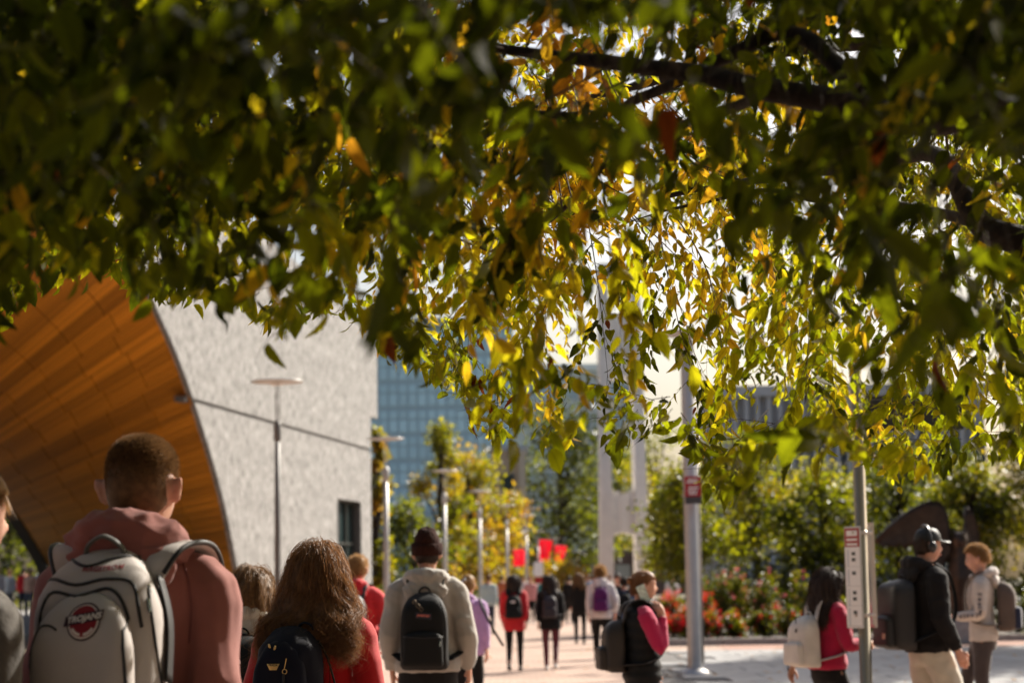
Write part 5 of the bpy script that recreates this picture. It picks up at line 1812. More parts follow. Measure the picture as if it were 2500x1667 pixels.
EMB_DARK = mat('emblem_dark', (0.030, 0.006, 0.010), .7)
EMB_WHITE = mat('emblem_white', (0.66, 0.58, 0.52), .7)

# 1. man in the salmon hoodie --------------------------------------------------
D1 = 4.95
p = person('man with cropped brown hair in a salmon pink hoodie, seen from behind', 338, D1, HT(335, 1069, D1), yaw=-9, skin='fair', vox=.009, walk=.45,
           arms={1: ((.205, -.05, 1.14), (.215, .06, .92)), -1: ((-.205, -.03, 1.14), (-.215, .10, .92))},
           top=dict(name='hoodie', mat=SALMON, inflate=.022, hem=.84, fold=.016, freq=(8, 8, 5), sleeve=(.058, .053, .046)), hood=dict(scale=1.20, fold=.012, droop=-.014),
           trousers=dict(mat=DENIMD), shoes=SHOEW, hair=(fade_hair(), HAIR['fairbrown']))
MAN1 = p
hd_ = next(c for c in p.children if c.name.startswith('hoodie'))
HTREE = surface_tree(hd_.data)
for s in (-1, 1):
    piping(hd_, HTREE, [(s * .130, 1.462), (s * .150, 1.42), (s * .158, 1.36), (s * .152, 1.28)], mat('salmon_seam', (.16, .05, .045), .9), .0022, 'seam')
r_ = worn_root(p, 'backpack', 'light grey backpack with a maroon round emblem on the salmon hoodie')
Y0 = -.140
bagm = sbox_mesh('main_bag', .288, .18, .52, Y0 - .095, .975, .42, 3.4, .010, 4.0, 26, 40, .03, fold=(8, 8, 5))
bag = link('main_bag', bagm, STONEB, r_)
pk = sbox_mesh('front_pocket', .232, .09, .42, Y0 - .205, .975, .42, 3.0, .008, 8.0, 20, 32, .03, fold=(9, 9, 5))
pkt = link('front_pocket', pk, STONEB, r_)
TA = surface_tree(join_meshes('t', [bagm.copy(), pk.copy()]))
for q in ([(-.148, 1.20), (-.135, 1.40), (-.10, 1.470), (-.02, 1.452), (.03, 1.468), (.075, 1.47), (.115, 1.42), (.140, 1.28), (.148, 1.05)],
          [(-.148, 1.10), (-.142, 1.30), (-.115, 1.420), (-.03, 1.412), (.035, 1.424), (.095, 1.41), (.118, 1.32)]):
    piping(r_, TA, q, TRIM, .0042)
piping(r_, TA, [(-.118, 1.08), (-.114, 1.29), (-.092, 1.392), (-.02, 1.388), (.050, 1.402), (.092, 1.34), (.108, 1.18), (.112, 1.06)], TRIM, .0040)
piping(r_, TA, [(-.118, 1.20), (-.095, 1.31), (-.07, 1.328), (-.045, 1.318)], TRIM, .0028)
# mesh side pockets and side panels
for s in (-1, 1):
    bm = bmesh.new(); rings = []
    for k in range(7):
        z = .98 + .20 * k / 6
        rings.append([Vector((s * (.150 + .026 * math.sin(a) * (1 if True else 0)) if False else s * (.134 + .024 * max(0, math.cos(a))), Y0 - .095 + .08 * math.sin(a), z)) for a in [2 * math.pi * i / 16 for i in range(16)]])
    loft(bm, rings); link('side_pocket', bm_mesh('side_pocket', bm, True), mat('dark_mesh', (.05, .043, .038), .8, bump=.6, bscale=400), r_)
bm = bmesh.new()
pth = smooth_path([(.120, Y0 - .06, 1.43), (.148, Y0 - .07, 1.33), (.156, Y0 - .10, 1.20)], 5)
tube(bm, pth, [(.022, .004)] * len(pth), 8, up=(0, 1, 0)); link('side_panel', bm_mesh('side_panel', bm, True), TRIM, r_)
bm = bmesh.new()
pth = smooth_path([(-.050, Y0 - .06, 1.465), (-.040, Y0 - .075, 1.498), (-.002, Y0 - .083, 1.518), (.036, Y0 - .075, 1.496), (.046, Y0 - .06, 1.462)], 5)
tube(bm, pth, [(.010, .005)] * len(pth), 8, up=(0, 1, .3)); link('grab_handle', bm_mesh('grab_handle', bm, True), mat('grey_webbing', (.10, .095, .085), .6), r_)
for s in (1, -1):
    pth = smooth_path([(s * .085, Y0 - .05, 1.43), (s * .115, Y0 - .005, 1.487), (s * .135, -.04, 1.500), (s * .138, .05, 1.468), (s * .136, .12, 1.36), (s * .15, .13, 1.2), (s * .19, .03, 1.05), (s * .16, Y0, .98)], 5)
    bm = bmesh.new(); tube(bm, pth, [(.042, .010)] * len(pth), 10, up=(1, 0, 0)); st_ = link('strap', bm_mesh('strap', bm, True), STONEB, r_)
    for e_ in (-1, 1):
        bm = bmesh.new(); tube(bm, [v + Vector((e_ * .040, 0, .004)) for v in pth], .0065, 6); link('strap_binding', bm_mesh('strap_binding', bm, True), TRIM, st_)
# zip pulls
for x, z in ((.100, 1.452), (.118, 1.41), (.126, 1.38)):
    h_ = TA.ray_cast(Vector((x, -2, z)), Vector((0, 1, 0)))
    if h_[0]:
        bm = bmesh.new(); tube(bm, [h_[0] + Vector((0, -.008, 0)), h_[0] + Vector((.006, -.012, -.028))], [(.004, .003)] * 2, 6); link('zip_pull', bm_mesh('zip_pull', bm), CHROME, r_)
# embroidered writing and the round emblem
link('embroidered_name', stick_on(text_mesh('BERGSTROM', .02, .088, rot=R(3), center=(.018, 1.446), weight=.0006, arc=.012), TA), mat('name_thread', (.22, .03, .035), .8), r_)
ex, ez, rt_ = .014, 1.335, R(9)
emb = link('round_emblem', stick_on(disc_mesh('round_emblem', ex, ez, .037, .040, 32), TA, .0012), EMB_DARK, r_)
link('emblem_field', stick_on(disc_mesh('emblem_field', ex, ez, .033, .036, 32), TA, .0020), EMB_WHITE, emb)
link('emblem_field', stick_on(disc_mesh('emblem_field', ex, ez + .001, .030, .033, 32), TA, .0027), EMB_MAROON, emb)
def rq(x, z): return (ex + x * math.cos(rt_) - z * math.sin(rt_), ez + x * math.sin(rt_) + z * math.cos(rt_))
link('emblem_ribbon', stick_on(quad_mesh('emblem_ribbon', [rq(-.044, -.004), rq(.040, -.002), rq(.044, .019), rq(-.038, .017)], 8), TA, .0033), EMB_DARK, emb)
link('emblem_text', stick_on(text_mesh('TROJANS', .02, .074, shear=.25, rot=rt_, center=rq(.001, .0075), weight=.0008), TA, .0042), EMB_WHITE, emb)
for sgn in (-1, 1):
    link('emblem_laurel', stick_on(disc_mesh('emblem_laurel', ex, ez, .028, .030, 10, .82, 0, R(-90) + sgn * R(8), R(-90) + sgn * R(60)), TA, .0035), EMB_WHITE, emb)

# 2. man at the left edge in a charcoal jacket ---------------------------------
D2 = 4.6
p = person('person with fair hair in a charcoal wool jacket, cut by the left edge', -112, D2, 1.79, yaw=-46, skin='fair', vox=.011, walk=-.4,
           top=dict(mat=CHARCOAL, inflate=.026, fold=.009, freq=(6, 6, 7)), trousers=dict(mat=DENIMD), shoes=SHOED,
           hair=(hair_short(.05, 6000, .0006, lie=.93, front=.35, nape=-.45, side=-.3, thick=.012, T=5, jit=.07), HAIR['blond']))
bm = bmesh.new(); tube(bm, [(.105, -.12, 1.44), (.16, -.135, 1.36), (.185, -.12, 1.24), (.18, -.12, 1.1)], .003, 6)
link('shoulder_seam', bm_mesh('shoulder_seam', bm, True), CHARCOAL, p)

# 3. woman with long wavy hair in a red coat ------------------------------------
D3 = 7.8
p = person('woman with long wavy brown hair in a bright red coat', 772, D3, HT(770, 1331, D3), yaw=-7, skin='fair', vox=.010, walk=.4, female=True,
           arms={1: ((.232, -.045, 1.16), (.255, .03, .93)), -1: ((-.232, -.055, 1.16), (-.235, .0, .94))},
           top=dict(name='coat', mat=RED, inflate=.020, hem=.80, fold=.007, freq=(6, 6, 7), sleeve=(.062, .056, .048)), trousers=dict(mat=BLACKF), shoes=SHOED,
           hair=(hair_long(.46, 200, 25, .00092, .034, .12, 24, seed=5, back=-.165, fly=.35), HAIR['brown']))
RC = p
# coat seams and half belt
for x in (-.075, .085):
    bm = bmesh.new(); tube(bm, [(x, -.145, 1.36), (x * 1.02, -.140, 1.2), (x * .95, -.135, 1.05)], .0022, 5); link('coat_seam', bm_mesh('coat_seam', bm, True), mat('red_seam', (.16, .004, .006), .9), p)
r_ = worn_root(p, 'backpack', 'soft navy nylon backpack with a gold triangle plate on the red coat')
Y0 = -.150
bagm = sbox_mesh('main_bag', .285, .19, .36, Y0 - .095, 1.07, .55, 2.6, .020, 2.0, 26, 44, .16, fold=(11, 11, 4)); bagm.transform(Matrix.Translation((-.055, 0, 0)))
link('main_bag', bagm, NAVYN, r_)
fl = sbox_mesh('flap', .215, .075, .25, Y0 - .170, 1.12, .6, 2.6, .014, 6.0, 22, 36, .14, fold=(10, 10, 5)); fl.transform(Matrix.Translation((-.075, 0, 0)))
link('flap', fl, NAVYN, r_)
for s, w_ in ((-1, .07), (1, .07)):
    spk = sbox_mesh('side_pouch', .09, .10, .15, Y0 - .10, 1.05, .3, 3.0, .004, 3.0); spk.transform(Matrix.Translation((-.055 + s * .155, 0, 0)))
    so = link('side_pouch', spk, NAVYN, r_)
    bm = bmesh.new(); lathe(bm, [(.004, 0), (.012, 0), (.012, .003), (.008, .005)], 14); bmesh.ops.rotate(bm, verts=bm.verts, matrix=Matrix.Rotation(R(90), 3, 'X'), cent=(0, 0, 0)); bmesh.ops.translate(bm, verts=bm.verts, vec=(-.055 + s * .158, Y0 - .155, 1.165))
    link('snap_button', bm_mesh('snap_button', bm, True), GOLD, so)
TB = surface_tree(join_meshes('t', [bagm.copy(), fl.copy()]))
pl = link('triangle_plate', stick_on(quad_mesh('triangle_plate', [(-.118, 1.285), (-.066, 1.285), (-.078, 1.261), (-.106, 1.261)], 4), TB, .004), GOLD, r_)
link('plate_text', stick_on(text_mesh('PRADA', .008, .036, center=(-.092, 1.2795), weight=.0002), TB, .0055), mat('plate_ink', (.06, .04, .015), .6), pl)
for x, z, a_ in ((-.113, 1.352, .5), (-.090, 1.345, -.4)):
    h_ = TB.ray_cast(Vector((x, -2, z)), Vector((0, 1, 0)))[0] or Vector((x, Y0 - .2, z))
    bm = bmesh.new(); tube(bm, [h_ + Vector((-.006 * a_, -.004, .010)), h_ + Vector((0, -.006, 0)), h_ + Vector((.010 * a_, -.004, -.012))], [(.003, .002), (.005, .002), (.002, .002)], 6)
    link('buckle', bm_mesh('buckle', bm, True), GOLD, r_)
kc = empty_part('key_charm', r_)
h_ = TB.ray_cast(Vector((-.045, -2, 1.285)), Vector((0, 1, 0)))[0] or Vector((-.045, Y0 - .2, 1.285))
bm = bmesh.new(); tube(bm, [h_ + Vector((.006, -.006, .02)), h_ + Vector((-.002, -.008, -.02))], .0016, 6); link('charm_cord', bm_mesh('charm_cord', bm), GOLD, kc)
bm = bmesh.new(); tube(bm, [h_ + Vector((.009 * math.cos(a), -.009, -.030 + .009 * math.sin(a))) for a in [6.283 * k / 12 for k in range(13)]], .002, 6); link('charm_ring', bm_mesh('charm_ring', bm, True), GOLD, kc)
bm = bmesh.new(); tube(bm, [h_ + Vector((-.003, -.010, -.038)), h_ + Vector((-.006, -.012, -.085))], [(.005, .002)] * 2, 6); link('charm_tab', bm_mesh('charm_tab', bm), TRIM, kc)
bm = bmesh.new()
for dx in (-.011, .0, .011): ellipsoid(bm, h_ + Vector((dx - .006, -.014, -.096)), (.007, .007, .010), seg=10, rings=8)
link('charm_bead', bm_mesh('charm_bead', bm, True), CHROME, kc)
straps(r_, NAVYN, ytop=Y0 - .03, xt=.085, ztop=1.38, infl=.022, zlow=1.0, ybot=Y0 - .03, width=.02)
handle(r_, NAVYN, Y0 - .04, 1.41, .03, .03)
pth = smooth_path([(.055, Y0 - .06, 1.37), (.09, Y0 - .05, 1.30), (.12, Y0 - .03, 1.18), (.14, Y0, 1.08)], 4)
bm = bmesh.new(); tube(bm, pth, .0045, 6); link('draw_cord', bm_mesh('draw_cord', bm, True), TRIM, r_)

# 4. woman with blonde streaked hair and a black pack behind the red coat -------
D4 = 9.6
p = person('woman with long straight blonde streaked hair, between the hoodie man and red coat', 612, D4, HT(625, 1384, D4), yaw=-6, vox=.012, walk=-.4, female=True,
           top=dict(mat=fabric('cream_fleece', (.50, .45, .38)), inflate=.024, fold=.007), hood=dict(scale=.95), trousers=dict(mat=BLACKF), shoes=SHOED,
           hair=(hair_long(.36, 110, 14, .0011, .006, .04, 16, seed=8, back=-.14), HAIR['fairbrown']))
r_, TB = simple_pack(p, 'black backpack with a small white logo, left of the red coat', BLACKN, .31, .20, .46, .95, -.145)
lg = link('white_logo', stick_on(text_mesh('THE', .012, .020, center=(-.02, 1.295), weight=.0008), TB, .003), M_WHITEPAINT, r_)
link('logo_line', stick_on(text_mesh('NORTH', .012, .032, center=(-.014, 1.282), weight=.0008), TB, .003), M_WHITEPAINT, lg)
link('logo_line', stick_on(text_mesh('FACE', .012, .026, center=(-.017, 1.268), weight=.0008), TB, .003), M_WHITEPAINT, lg)
for k in range(3):
    link('logo_arc', stick_on(disc_mesh('logo_arc', .004, 1.264, .014 + .007 * k, .014 + .007 * k, 10, .8 - .0 * k, 0, 0, R(90)), TB, .003), M_WHITEPAINT, lg)

# 5. young man in a red hoodie by the library window ---------------------------
D5 = 17.5
p = person('man with short fair hair in a red hoodie near the library window', 872, D5, HT(872, 1357, D5), yaw=-10, vox=.014, walk=.5,
           arms={1: ((.27, -.02, 1.16), (.22, .12, 1.0))},
           top=dict(name='hoodie', mat=REDK, inflate=.028, fold=.008), hood=dict(scale=1.0), trousers=dict(mat=DENIMG, loose=.018), shoes=SHOEW,
           hair=(hair_short(.03, 2600, .0011, lie=.5, thick=.01), HAIR['blond']))
simple_pack(p, 'charcoal backpack worn over the red hoodie', mat('charcoal_nylon', (.035, .03, .03), .6), .27, .16, .40, 1.03, -.145)

# 6. man in the beanie ----------------------------------------------------------
D6 = 13.0
p = person('man in a dark brown beanie and grey hoodie with a black pack', 1043, D6, HT(1043, 1303, D6), yaw=-2, skin='fair', vox=.010, walk=.35,
           arms={1: ((.240, -.04, 1.13), (.245, .10, .915)), -1: ((-.228, -.055, 1.14), (-.222, .02, .91))},
           top=dict(name='hoodie', mat=GREYF, inflate=.026, hem=.905, fold=.010, sleeve=(.064, .060, .050)), hood=dict(scale=1.2, fold=.010, droop=.026), trousers=dict(mat=BLACKF, loose=.02), shoes=SHOED,
           hair=(hair_short(.02, 1500, .0009, lie=.8, nape=-.52, thick=.004), HAIR['dark']))
bm = bmesh.new(); rings = []
for k in range(14):
    t_ = k / 13
    z = HC.z + .005 + .155 * t_
    f = (1 - t_ ** 3.2) ** .45
    rings.append([HC + Vector(((.088 * f + .001 * math.sin(i * math.pi)) * math.cos(a) * (1 - .10 * t_), -.006 + .106 * f * math.sin(a), .005 + .150 * t_ + .012 * (abs(math.cos(a)) if t_ > .8 else 0))) for i, a in enumerate([2 * math.pi * i / 40 for i in range(40)])])
loft(bm, rings)
bn = link('beanie', bm_mesh('beanie', bm, True), BEANIE, p)
bm = bmesh.new(); rings = []
for k, (z, e_) in enumerate(((-.012, .004), (-.008, .009), (.03, .011), (.058, .009), (.062, .002))):
    rings.append([HC + Vector(((.088 + e_) * math.cos(a), -.006 + (.106 + e_) * math.sin(a), z + .012 * math.sin(a) * .6)) for a in [2 * math.pi * i / 40 for i in range(40)]])
loft(bm, rings); link('beanie_cuff', bm_mesh('beanie_cuff', bm, True), BEANIE, bn)
r_, TB = simple_pack(p, 'black backpack with a small pink printed label on the grey hoodie', BLACKN, .295, .19, .47, .925, -.160, infl=.036, topr=.42)
lb_ = link('label_patch', stick_on(quad_mesh('label_patch', [(-.045, 1.238), (.052, 1.228), (.052, 1.265), (-.045, 1.275)], 5), TB, .002), mat('label_navy', (.012, .012, .022), .6), r_)
link('label_text', stick_on(text_mesh('JANSPORT', .014, .080, rot=R(-5), center=(.004, 1.252), weight=.0008), TB, .0035), mat('label_pink', (.48, .13, .10), .7), lb_)
for q in ([(-.13, .98), (-.135, 1.2), (-.10, 1.34), (-.03, 1.385)], [(.13, .98), (.135, 1.2), (.10, 1.34), (.03, 1.385)], [(-.12, 1.13), (.0, 1.12), (.12, 1.125)]):
    piping(r_, TB, q, TRIM, .0035)
bm = bmesh.new(); tube(bm, [(.105, -.40, 1.10), (.103, -.405, 1.07)], [(.005, .003)] * 2, 6); link('zip_pull', bm_mesh('zip_pull', bm), CHROME, r_)
bm = bmesh.new()
for k in range(3): tube(bm, [Vector((-.05 + .02 * k + .010 * math.cos(a), -.352, 1.335 - .022 * k + .012 * math.sin(a))) for a in [6.283 * i / 8 for i in range(9)]], .002, 5)
link('key_ring', bm_mesh('key_ring', bm, True), mat('dull_brass', (.16, .12, .08), .5, metal=.8), r_)

# 7. woman in lilac with a hair clip --------------------------------------------
D7 = 21.0
p = person('woman in a lilac sweatshirt and black leggings with tied up hair', 1141, D7, HT(1141, 1404, D7), yaw=-14, vox=.016, walk=.25, female=True,
           top=dict(name='sweatshirt', mat=LILAC, inflate=.03, fold=.008), hood=dict(scale=.9), trousers=dict(mat=BLACKF, loose=.004, cuff=.04), shoes=SHOED,
           hair=(hair_short(.03, 1800, .0012, lie=.8, thick=.014), HAIR['blond']))
bm = bmesh.new(); ellipsoid(bm, HC + Vector((-.02, -.105, .035)), (.045, .04, .045)); 
link('hair_bun', bm_mesh('hair_bun', bm, True), HAIR['blond'], p)
bm = bmesh.new()
for k in range(5): ellipsoid(bm, HC + Vector((-.05 + .012 * k, -.125 - .012 * math.sin(k), .02 + .014 * k)), (.010, .014, .010), seg=8, rings=6)
link('hair_clip', bm_mesh('hair_clip', bm, True), mat('pale_blue_clip', (.45, .58, .75), .35), p)
r_ = worn_root(p, 'shoulder_bag', 'black strap shoulder bag of the lilac sweatshirt wearer', 'bag')
bm = bmesh.new(); pth = smooth_path([(-.10, .02, 1.50), (-.02, -.15, 1.38), (.10, -.165, 1.15), (.20, -.08, .95)], 5); tube(bm, pth, [(.016, .004)] * len(pth), 8, up=(1, 0, 0)); link('strap', bm_mesh('strap', bm, True), TRIM, r_)
link('bag_body', sbox_mesh('bag_body', .10, .22, .2, 0, .78, .2, 3.5, .003), BLACKN, r_); r_.children[-1].location = (.25, -.05, 0)

# 8-13. walkers in the middle distance -----------------------------------------
D8 = 34.5
p = person('girl in a red top and black leggings, walking middle distance', 1254, D8, HT(1254, 1402, D8), yaw=-3, vox=.02, walk=.8, female=True, skin='olive',
           top=dict(name='sweatshirt', mat=REDK, inflate=.03, hem=.74, fold=.008), trousers=dict(mat=BLACKF, loose=.003, cuff=.04), shoes=SHOED,
           hair=(hair_long(.36, 60, 8, .002, .006, .04, 14, seed=11, back=-.14), HAIR['dark']))
r_, TB = simple_pack(p, 'black backpack with a pale oval patch over the red top', BLACKN, .30, .18, .42, .96, -.15)
link('oval_patch', stick_on(disc_mesh('oval_patch', 0, 1.26, .045, .022), TB, .004), EMB_WHITE, r_)
p = person('girl with long dark hair in black jacket and maroon leggings', 1342, D8, HT(1342, 1404, D8), yaw=-3, vox=.02, walk=-.75, female=True, skin='olive',
           top=dict(mat=BLACKF, inflate=.03, hem=.76, fold=.008), trousers=dict(mat=MAROONF, loose=.003, cuff=.04), shoes=SHOEW,
           hair=(hair_long(.42, 60, 8, .002, .006, .04, 14, seed=12, back=-.15), HAIR['dark']))
simple_pack(p, 'dark backpack on the girl in maroon leggings', mat('dark_plum_nylon', (.02, .012, .016), .6), .28, .17, .42, .97, -.15)
D10 = 49.0
person('walker with long light brown hair dressed all in black', 1414, D10, HT(1414, 1398, D10), yaw=-3, vox=.024, walk=.6, female=True,
       top=dict(mat=BLACKF, inflate=.03, hem=.76, fold=.008), trousers=dict(mat=BLACKF, loose=.004, cuff=.045), shoes=SHOED,
       hair=(hair_long(.40, 50, 6, .003, .01, .05, 12, seed=13, back=-.15), HAIR['fairbrown']))
D11 = 36.5
p = person('man with fair hair in a white hoodie and black trousers, mid stride', 1466, D11, HT(1468, 1384, D11), yaw=-3, vox=.02, walk=-.75,
           arms={1: ((.27, -.05, 1.15), (.26, .03, .93))},
           top=dict(name='hoodie', mat=WHITEF, inflate=.034, fold=.009), hood=dict(scale=1.1), trousers=dict(mat=BLACKF, loose=.008), shoes=SHOED,
           hair=(hair_short(.06, 1500, .002, lie=.3, thick=.014, curl=.006, T=6, up=.5), HAIR['blond']))
simple_pack(p, 'purple backpack on the white hoodie', PURPLE, .28, .16, .44, .96, -.16, infl=.036)
D12 = 40.0
p = person('person in a dark blue jacket beside the white hoodie', 1524, D12, HT(1522, 1408, D12), yaw=-3, vox=.022, walk=.3,
           top=dict(mat=fabric('blue_denim', (.05, .075, .14)), inflate=.03, fold=.008), trousers=dict(mat=DENIMD), shoes=SHOED,
           hair=(hair_short(.05, 1200, .002, lie=.7, thick=.012, nape=-.5), HAIR['dark']))
simple_pack(p, 'black backpack on the dark blue jacket', BLACKN, .28, .16, .42, .98, -.15)
far = [(1508, 46, 1400, 'dark', BLACKF, 'dark haired walker just past the white hoodie', .3), (1389, 72, 1405, 'dark', BLACKF, 'distant walker in black left of the long haired walker', -.3),
       (1640, 70, 1405, 'dark', WHITEF, 'distant person in a white shirt by the red flowers', .3), (1193, 60, 1402, 'fairbrown', fabric('pale_teal', (.35, .45, .47)), 'distant walker in pale teal past the lilac sweatshirt', .3),
       (1295, 75, 1405, 'brown', fabric('dusty_pink', (.50, .22, .22)), 'distant walker in dusty pink between the two girls', -.3), (1560, 62, 1404, 'chestnut', fabric('slate', (.16, .18, .2)), 'distant walker in slate behind the phone caller', .3),
       (1350, 95, 1402, 'dark', fabric('sand', (.42, .35, .26)), 'tiny walker in sand colours under the banners', .3), (1435, 90, 1400, 'brown', fabric('steel_blue', (.10, .16, .28)), 'tiny walker in steel blue beneath the tower', -.3)]
far += [(1104, 66, 1402, 'brown', fabric('olive_cloth', (.12, .13, .06)), 'distant walker in olive left of the lilac sweatshirt', .5), (1225, 88, 1402, 'dark', fabric('rust_cloth', (.35, .10, .04)), 'tiny walker in rust left of the red top', -.5),
        (1278, 105, 1404, 'fairbrown', WHITEF, 'tiny walker in white below the squarish banner', .5), (1330, 66, 1404, 'dark', fabric('teal_cloth', (.03, .16, .17)), 'distant walker in teal, partly hidden by the girl in maroon leggings', -.5),
        (1452, 60, 1403, 'dark', fabric('plum_cloth', (.12, .03, .08)), 'distant walker in plum between white hoodie and long haired walker', .5), (1488, 100, 1402, 'brown', fabric('pale_sand', (.5, .45, .36)), 'tiny walker in pale sand at the tower foot', .5)]
for k, (px, d, yt, hr, tm, lb, wk) in enumerate(far):
    p = person(lb, px, d, min(1.85, max(1.6, HT(px, yt, d))), yaw=-3 if k % 2 else 176, vox=.03, walk=wk, hands=False, top=dict(mat=tm, inflate=.028, fold=.006),
               trousers=dict(mat=[DENIMD, BLACKF, DENIMG][k % 3]), shoes=SHOED, hair=(hair_short(.04, 400, .003, lie=.7, thick=.012), HAIR[hr]))
    if k == 2:
        simple_pack(p, 'slim dark bag on the distant white shirt', BLACKN, .2, .14, .44, .95, -.15) if False else None

# 14. woman on the phone --------------------------------------------------------
D14 = 14.4
ARMR = ((.225, .10, 1.15), (.150, .135, 1.40), (-.15, -.45, .85), (-.85, -.2, .1), .55)
p = person('woman in a black padded vest and magenta sleeves talking on a phone', 1566, D14, HT(1575, 1394, D14), yaw=-82, vox=.009, walk=.6, female=True, skin='fair',
           arms={1: ARMR, -1: ((-.24, -.03, 1.13), (-.22, .10, .93))},
           top=dict(name='sweater', mat=fabric('magenta_knit', (.40, .012, .065)), inflate=.012, hem=.92, fold=.006, sleeve=(.062, .056, .042)),
           trousers=dict(mat=TAN, loose=.016), shoes=SHOEW, face=HAIR['chestnut'],
           hair=(hair_short(.03, 3500, .0010, lie=.92, front=.40, nape=-.45, side=-.05, thick=.010, T=5), HAIR['chestnut']))
WOM = p
bm = bmesh.new(); ellipsoid(bm, HC + Vector((0, -.112, .045)), (.030, .026, .030)); bnm = bm_mesh('hair_bun', bm, True); folds(bnm, .006, (40, 40, 40)); link('hair_bun', bnm, HAIR['chestnut'], p)
bm = bmesh.new(); rings = []
for k in range(34):
    z = .80 + .70 * k / 33
    w0 = np.interp(z, [t[0] for t in TORSO], [max(t[1], .148) if t[0] < 1.43 else t[1] for t in TORSO]); d0 = np.interp(z, [t[0] for t in TORSO], [t[2] for t in TORSO])
    puff = .030 + .012 * abs(math.sin(k * math.pi / 4.0)); 
    if z > 1.44: puff *= .75; 
    rings.append(ell_ring(z, w0 + puff, d0 + puff, -.01, 36))
loft(bm, rings); tube(bm, [(.085 * math.cos(a), -.008 + .082 * math.sin(a), 1.497 + .012 * math.sin(a)) for a in [6.283 * k / 20 for k in range(21)]], .026, 8)
vm_ = bm_mesh('padded_vest', bm, True); folds(vm_, .005, (12, 12, 20)); link('padded_vest', vm_, BLACKN, p)
ph = thing('phone', 'pale phone held to the ear of the woman in the vest', 'phone', p.location, p.rotation_euler.z, scale=p.scale[0])
bm = bmesh.new(); box(bm, -.0045, .0045, -.036, .036, -.075, .075, .004)
bmesh.ops.transform(bm, matrix=Matrix.Translation((.100, -.008, 1.572)) @ Matrix.Rotation(R(24), 4, 'X') @ Matrix.Rotation(R(10), 4, 'Y'), verts=bm.verts)
link('case', bm_mesh('case', bm), mat('pale_green_case', (.42, .52, .47), .4, var=.4, vscale=50), ph)
bm = bmesh.new(); box(bm, -.0055, -.0046, -.033, .033, -.072, .072)
bmesh.ops.transform(bm, matrix=Matrix.Translation((.100, -.008, 1.572)) @ Matrix.Rotation(R(24), 4, 'X') @ Matrix.Rotation(R(10), 4, 'Y'), verts=bm.verts)
link('screen', bm_mesh('screen', bm), M_GLASSDARK, ph)
r_, TB = simple_pack(p, 'dark brown backpack of the woman on the phone', mat('dark_brown_nylon', (.022, .016, .012), .6), .27, .17, .42, .96, -.155, infl=.04)
bm = bmesh.new(); ellipsoid(bm, (.02, -.345, 1.02), (.02, .012, .03)); ellipsoid(bm, (.03, -.345, 1.07), (.014, .01, .016)); link('charm', bm_mesh('charm', bm, True), mat('orange_charm', (.5, .2, .05), .4), r_)

# 16. girl in crimson with a pale pack ------------------------------------------
D16 = 15.4
p = person('girl with long dark hair in a crimson sweatshirt beside the sign pole', 2016, D16, HT(2030, 1389, D16), yaw=-64, vox=.010, walk=.7, female=True, skin='tan',
           arms={1: ((.235, .04, 1.12), (.19, .25, 1.11)), -1: ((-.255, -.12, 1.14), (-.245, -.20, .93))},
           top=dict(name='sweatshirt', mat=CRIMSON, inflate=.024, hem=.91, fold=.009), trousers=dict(mat=BLACKF, loose=.005, cuff=.045), shoes=SHOED, face=HAIR['dark'],
           hair=(hair_long(.50, 110, 14, .0012, .014, .06, 18, seed=16, back=-.13, fly=.25), HAIR['dark']))
r_, TB = simple_pack(p, 'off white backpack hanging low behind the crimson sweatshirt', OFFWHITE, .30, .19, .44, .93, -.150, pm=OFFWHITE)
link('round_badge', stick_on(disc_mesh('round_badge', .03, 1.24, .018, .018), TB, .003), TRIM, r_)
for x in (-.06, .06):
    bm = bmesh.new(); pth = [Vector((x, -.36, 1.36)), Vector((x, -.36, 1.30))]; tube(bm, pth, [(.008, .003)] * 2, 6); link('lash_tab', bm_mesh('lash_tab', bm), TRIM, r_)
bm = bmesh.new(); tube(bm, smooth_path([(-.15, -.25, 1.12), (-.185, -.28, 1.0), (-.17, -.30, .9)], 4), .006, 6); link('loose_strap', bm_mesh('loose_strap', bm, True), TRIM, r_)

# 17. man in a black hoodie, cap and headphones ---------------------------------
D17 = 15.3
p = person('man in a black hoodie and cap with headphones, facing right', 2262, D17, HT(2262, 1291, D17), yaw=-74, vox=.009, walk=.6, skin='fair',
           arms={1: ((.235, -.02, 1.12), (.235, .10, .89))},
           top=dict(name='hoodie', mat=BLACKF, hem=.88, inflate=.026, fold=.010, sleeve=(.066, .060, .048)), hood=dict(scale=1.15), trousers=dict(mat=CREAM, loose=.026, cuff=.075, fold=.010), shoes=SHOEW, face=HAIR['dark'],
           hair=(hair_short(.015, 2500, .0009, lie=.7, nape=-.5, side=-.3, thick=.005), HAIR['dark']))
bm = bmesh.new(); rings = []
for k in range(10):
    t_ = k / 9
    f = math.cos(t_ * 1.45) ** .7
    rings.append([HC + Vector((.084 * f * math.cos(a), .002 + .102 * f * math.sin(a), .030 + .098 * math.sin(t_ * 1.5))) for a in [2 * math.pi * i / 32 for i in range(32)]])
loft(bm, rings); cp = link('cap', bm_mesh('cap', bm, True), mat('black_cap', (.010, .012, .012), .6), p)
bm = bmesh.new(); rows = []
for i in range(13):
    a = R(25 + 130 * i / 12)
    inner = HC + Vector((.084 * math.cos(a), .002 + .100 * math.sin(a), .032)); outer = HC + Vector((.080 * math.cos(a), .10 + .075 * math.sin(a) , .026 - .014 * abs(math.cos(a))))
    rows.append([bm.verts.new(inner), bm.verts.new(outer), bm.verts.new(outer + Vector((0, 0, .006))), bm.verts.new(inner + Vector((0, 0, .007)))])
